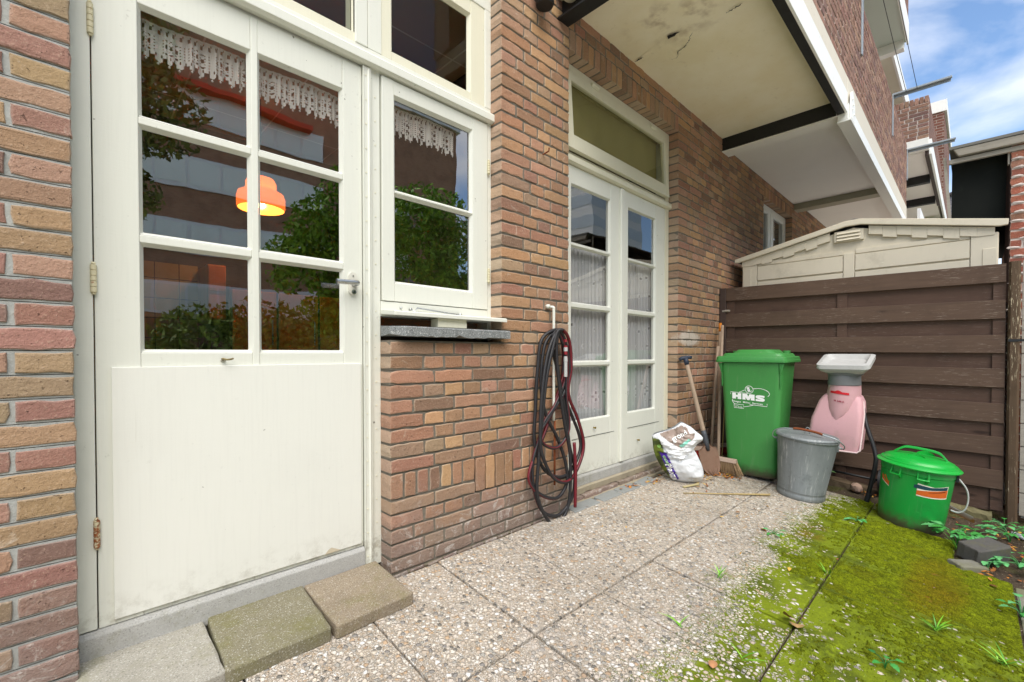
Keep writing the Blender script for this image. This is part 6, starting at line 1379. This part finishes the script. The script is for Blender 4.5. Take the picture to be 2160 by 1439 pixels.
def tree(label, x, y, z0, blobs, n, leaf, c0, c1, trunk_h, seed, name='tree'):
    t = thing(name, label, 'tree', (x, y, -.2)); rng = np.random.default_rng(seed); rnd = random.Random(seed)
    mb = MB(); mb.tube(spline([(x, y, -.25), (x+.05, y, trunk_h*.5), (x-.03, y+.05, trunk_h)], 5), [.14-.008*i for i in range(11)], 10)
    for (bx, by, bz, br) in blobs: mb.tube(spline([(x-.02, y+.03, trunk_h*.75), ((x+bx)/2, (y+by)/2, (trunk_h+bz)/2), (bx, by, bz)], 5), [.05-.004*i for i in range(11)], 7)
    mb.build('trunk', flat('bark', hx('#4a3d30'), .9), t, smooth=True)
    tot = sum(b[3]**2 for b in blobs); P = []; Cc = []
    for bx, by, bz, br in blobs:
        m = int(n*br**2/tot); d = rng.normal(size=(m, 3)); d /= np.linalg.norm(d, axis=1)[:, None]; r = br*rng.random(m)**.45; p = np.array([bx, by, bz])+d*r[:, None]*np.array([1, 1, .8])
        keep = np.array([mnoise.noise(Vector(q*1.6)) > -.18 for q in p]); p = p[keep]; P.append(p); k = rng.random((len(p), 1)); Cc.append((np.array(c0[:3])*(1-k)+np.array(c1[:3])*k)*rng.uniform(.7, 1.2, (len(p), 1)))
    P = np.concatenate(P); Cc = np.concatenate(Cc); m = len(P); a = rng.normal(size=(m, 3)); a /= np.linalg.norm(a, axis=1)[:, None]; b = np.cross(a, rng.normal(size=(m, 3))); b /= np.linalg.norm(b, axis=1)[:, None]
    s_ = leaf*rng.uniform(.6, 1.3, (m, 1)); V = np.stack([P-a*s_, P+b*s_*.45, P+a*s_, P-b*s_*.45], 1)
    me = bpy.data.meshes.new('crown'); me.vertices.add(4*m); me.vertices.foreach_set('co', (V-np.array([x, y, -.2])).ravel()); me.loops.add(4*m); me.loops.foreach_set('vertex_index', np.arange(4*m, dtype=np.int32)); me.polygons.add(m); me.polygons.foreach_set('loop_start', np.arange(0, 4*m, 4, dtype=np.int32)); me.update(calc_edges=True)
    cc = np.ones((m, 4, 4), 'f'); cc[:, :, :3] = Cc[:, None, :]; at = me.color_attributes.new('Col', 'FLOAT_COLOR', 'POINT'); at.data.foreach_set('color', cc.ravel()); me.materials.append(FOL)
    o = bpy.data.objects.new('crown', me); COL.objects.link(o); o.parent = t
tree('dark leafy tree mirrored on the left side of the kitchen door panes', .5, -8.5, 0, [(.3, -8.6, 7.2, 1.5), (1.1, -8.4, 6.0, 1.2), (.0, -8.4, 5.2, 1.2), (.8, -8.8, 8.6, 1.3), (.7, -8.3, 4.2, .7)], 9000, .10, hx('#566626'), hx('#8a9848'), 5.0, 1)
tree('sunny green bushy tree mirrored on the right side of the kitchen door panes', 4.9, -7.5, 0, [(4.6, -7.5, 3.9, 1.1), (5.3, -7.4, 4.9, 1.0), (3.9, -7.6, 3.0, .9), (5.0, -7.2, 2.6, 1.2), (5.8, -7.6, 4.0, 1.1), (4.4, -7.2, 1.6, .9)], 14000, .085, hx('#5c8f20'), hx('#93bd34'), 2.4, 2)
tree('lower green shrub mirrored in the lowest panes of the kitchen door', 1.9, -5.2, 0, [(1.6, -5.2, 1.1, .8), (2.4, -5.3, 1.3, .8), (.9, -5.2, .8, .7), (3.1, -5.1, 1.0, .7), (.2, -5.3, .6, .6)], 9000, .06, hx('#4a6420'), hx('#7d9634'), .8, 3, 'shrub')
tree('broad green tree mirrored in the small casement window', 9.0, -9.5, 0, [(7.4, -9.5, 5.2, 1.4), (8.8, -9.4, 5.6, 1.4), (10.2, -9.5, 4.6, 1.4), (8.6, -9.2, 3.6, 1.5), (10.8, -9.4, 3.2, 1.2)], 12000, .10, hx('#5c9020'), hx('#95c436'), 3, 4)

# ------------------------------------------------------------------ sky, sun, camera
wd = bpy.data.worlds.new('World'); scene.world = wd; wd.use_nodes = True; nt = wd.node_tree; nt.nodes.clear()
SUN_EL, SUN_AZ = 52, 215        # the sun stands behind the camera, above the roofs across the garden
def wn(t, **k):
    n = nt.nodes.new(t)
    for a, b in k.items(): setattr(n, a, b)
    return n
sky = wn('ShaderNodeTexSky', sky_type='NISHITA', sun_disc=False); sky.sun_elevation = R(SUN_EL); sky.sun_rotation = R(SUN_AZ); sky.air_density = 1.0; sky.dust_density = .6; sky.ozone_density = 1.8
tc = wn('ShaderNodeTexCoord'); mp = wn('ShaderNodeMapping'); mp.inputs['Scale'].default_value = (1, 1, 2.6); mp.inputs['Location'].default_value = (.35, .1, .2); nt.links.new(tc.outputs['Generated'], mp.inputs[0])
ns = wn('ShaderNodeTexNoise'); ns.inputs['Scale'].default_value = 2.3; ns.inputs['Detail'].default_value = 7; ns.inputs['Roughness'].default_value = .52; ns.inputs['Distortion'].default_value = .25; nt.links.new(mp.outputs[0], ns.inputs['Vector'])
cr = wn('ShaderNodeValToRGB'); cr.color_ramp.elements[0].position = .43; cr.color_ramp.elements[1].position = .68; nt.links.new(ns.outputs[0], cr.inputs[0])
mx = wn('ShaderNodeMix', data_type='RGBA'); nt.links.new(cr.outputs[0], mx.inputs[0]); hs_ = wn('ShaderNodeHueSaturation'); hs_.inputs['Saturation'].default_value = 1.06; nt.links.new(sky.outputs[0], hs_.inputs['Color']); nt.links.new(hs_.outputs[0], mx.inputs[6]); mx.inputs[7].default_value = (CLOUD, CLOUD*1.01, CLOUD*1.04, 1)
bg = wn('ShaderNodeBackground'); bg.inputs[1].default_value = SKYS; nt.links.new(mx.outputs[2], bg.inputs[0]); wo = wn('ShaderNodeOutputWorld'); nt.links.new(bg.outputs[0], wo.inputs[0])
sl = bpy.data.lights.new('sun', 'SUN'); sl.energy = SUNE; sl.angle = R(SUNA); sl.color = (1, .95, .87); so = bpy.data.objects.new('sun', sl); COL.objects.link(so)
az, el = R(SUN_AZ), R(SUN_EL); sd_ = Vector((math.sin(az)*math.cos(el), math.cos(az)*math.cos(el), math.sin(el))); so.rotation_euler = sd_.to_track_quat('Z', 'Y').to_euler()
cam = bpy.data.cameras.new('camera'); co = bpy.data.objects.new('camera', cam); COL.objects.link(co); cam.sensor_width = 36; cam.lens = 15.8333; cam.shift_y = .018717; cam.clip_start = .02; cam.clip_end = 500
a, pch = R(45.66), R(-.84); f = Vector((math.cos(a)*math.cos(pch), math.sin(a)*math.cos(pch), math.sin(pch))); co.location = (0, 0, .93); co.rotation_euler = (R(90)+pch, 0, a-R(90)); scene.camera = co
scene.view_settings.view_transform = 'Standard'; scene.view_settings.look = 'None'; scene.view_settings.gamma = 1; scene.view_settings.exposure = EXPO
scene.cycles.max_bounces = 10; scene.cycles.diffuse_bounces = 5; scene.cycles.transparent_max_bounces = 24; scene.cycles.glossy_bounces = 4; scene.cycles.use_denoising = True
scene.cycles.caustics_reflective = False; scene.cycles.caustics_refractive = False; scene.cycles.sample_clamp_indirect = 6
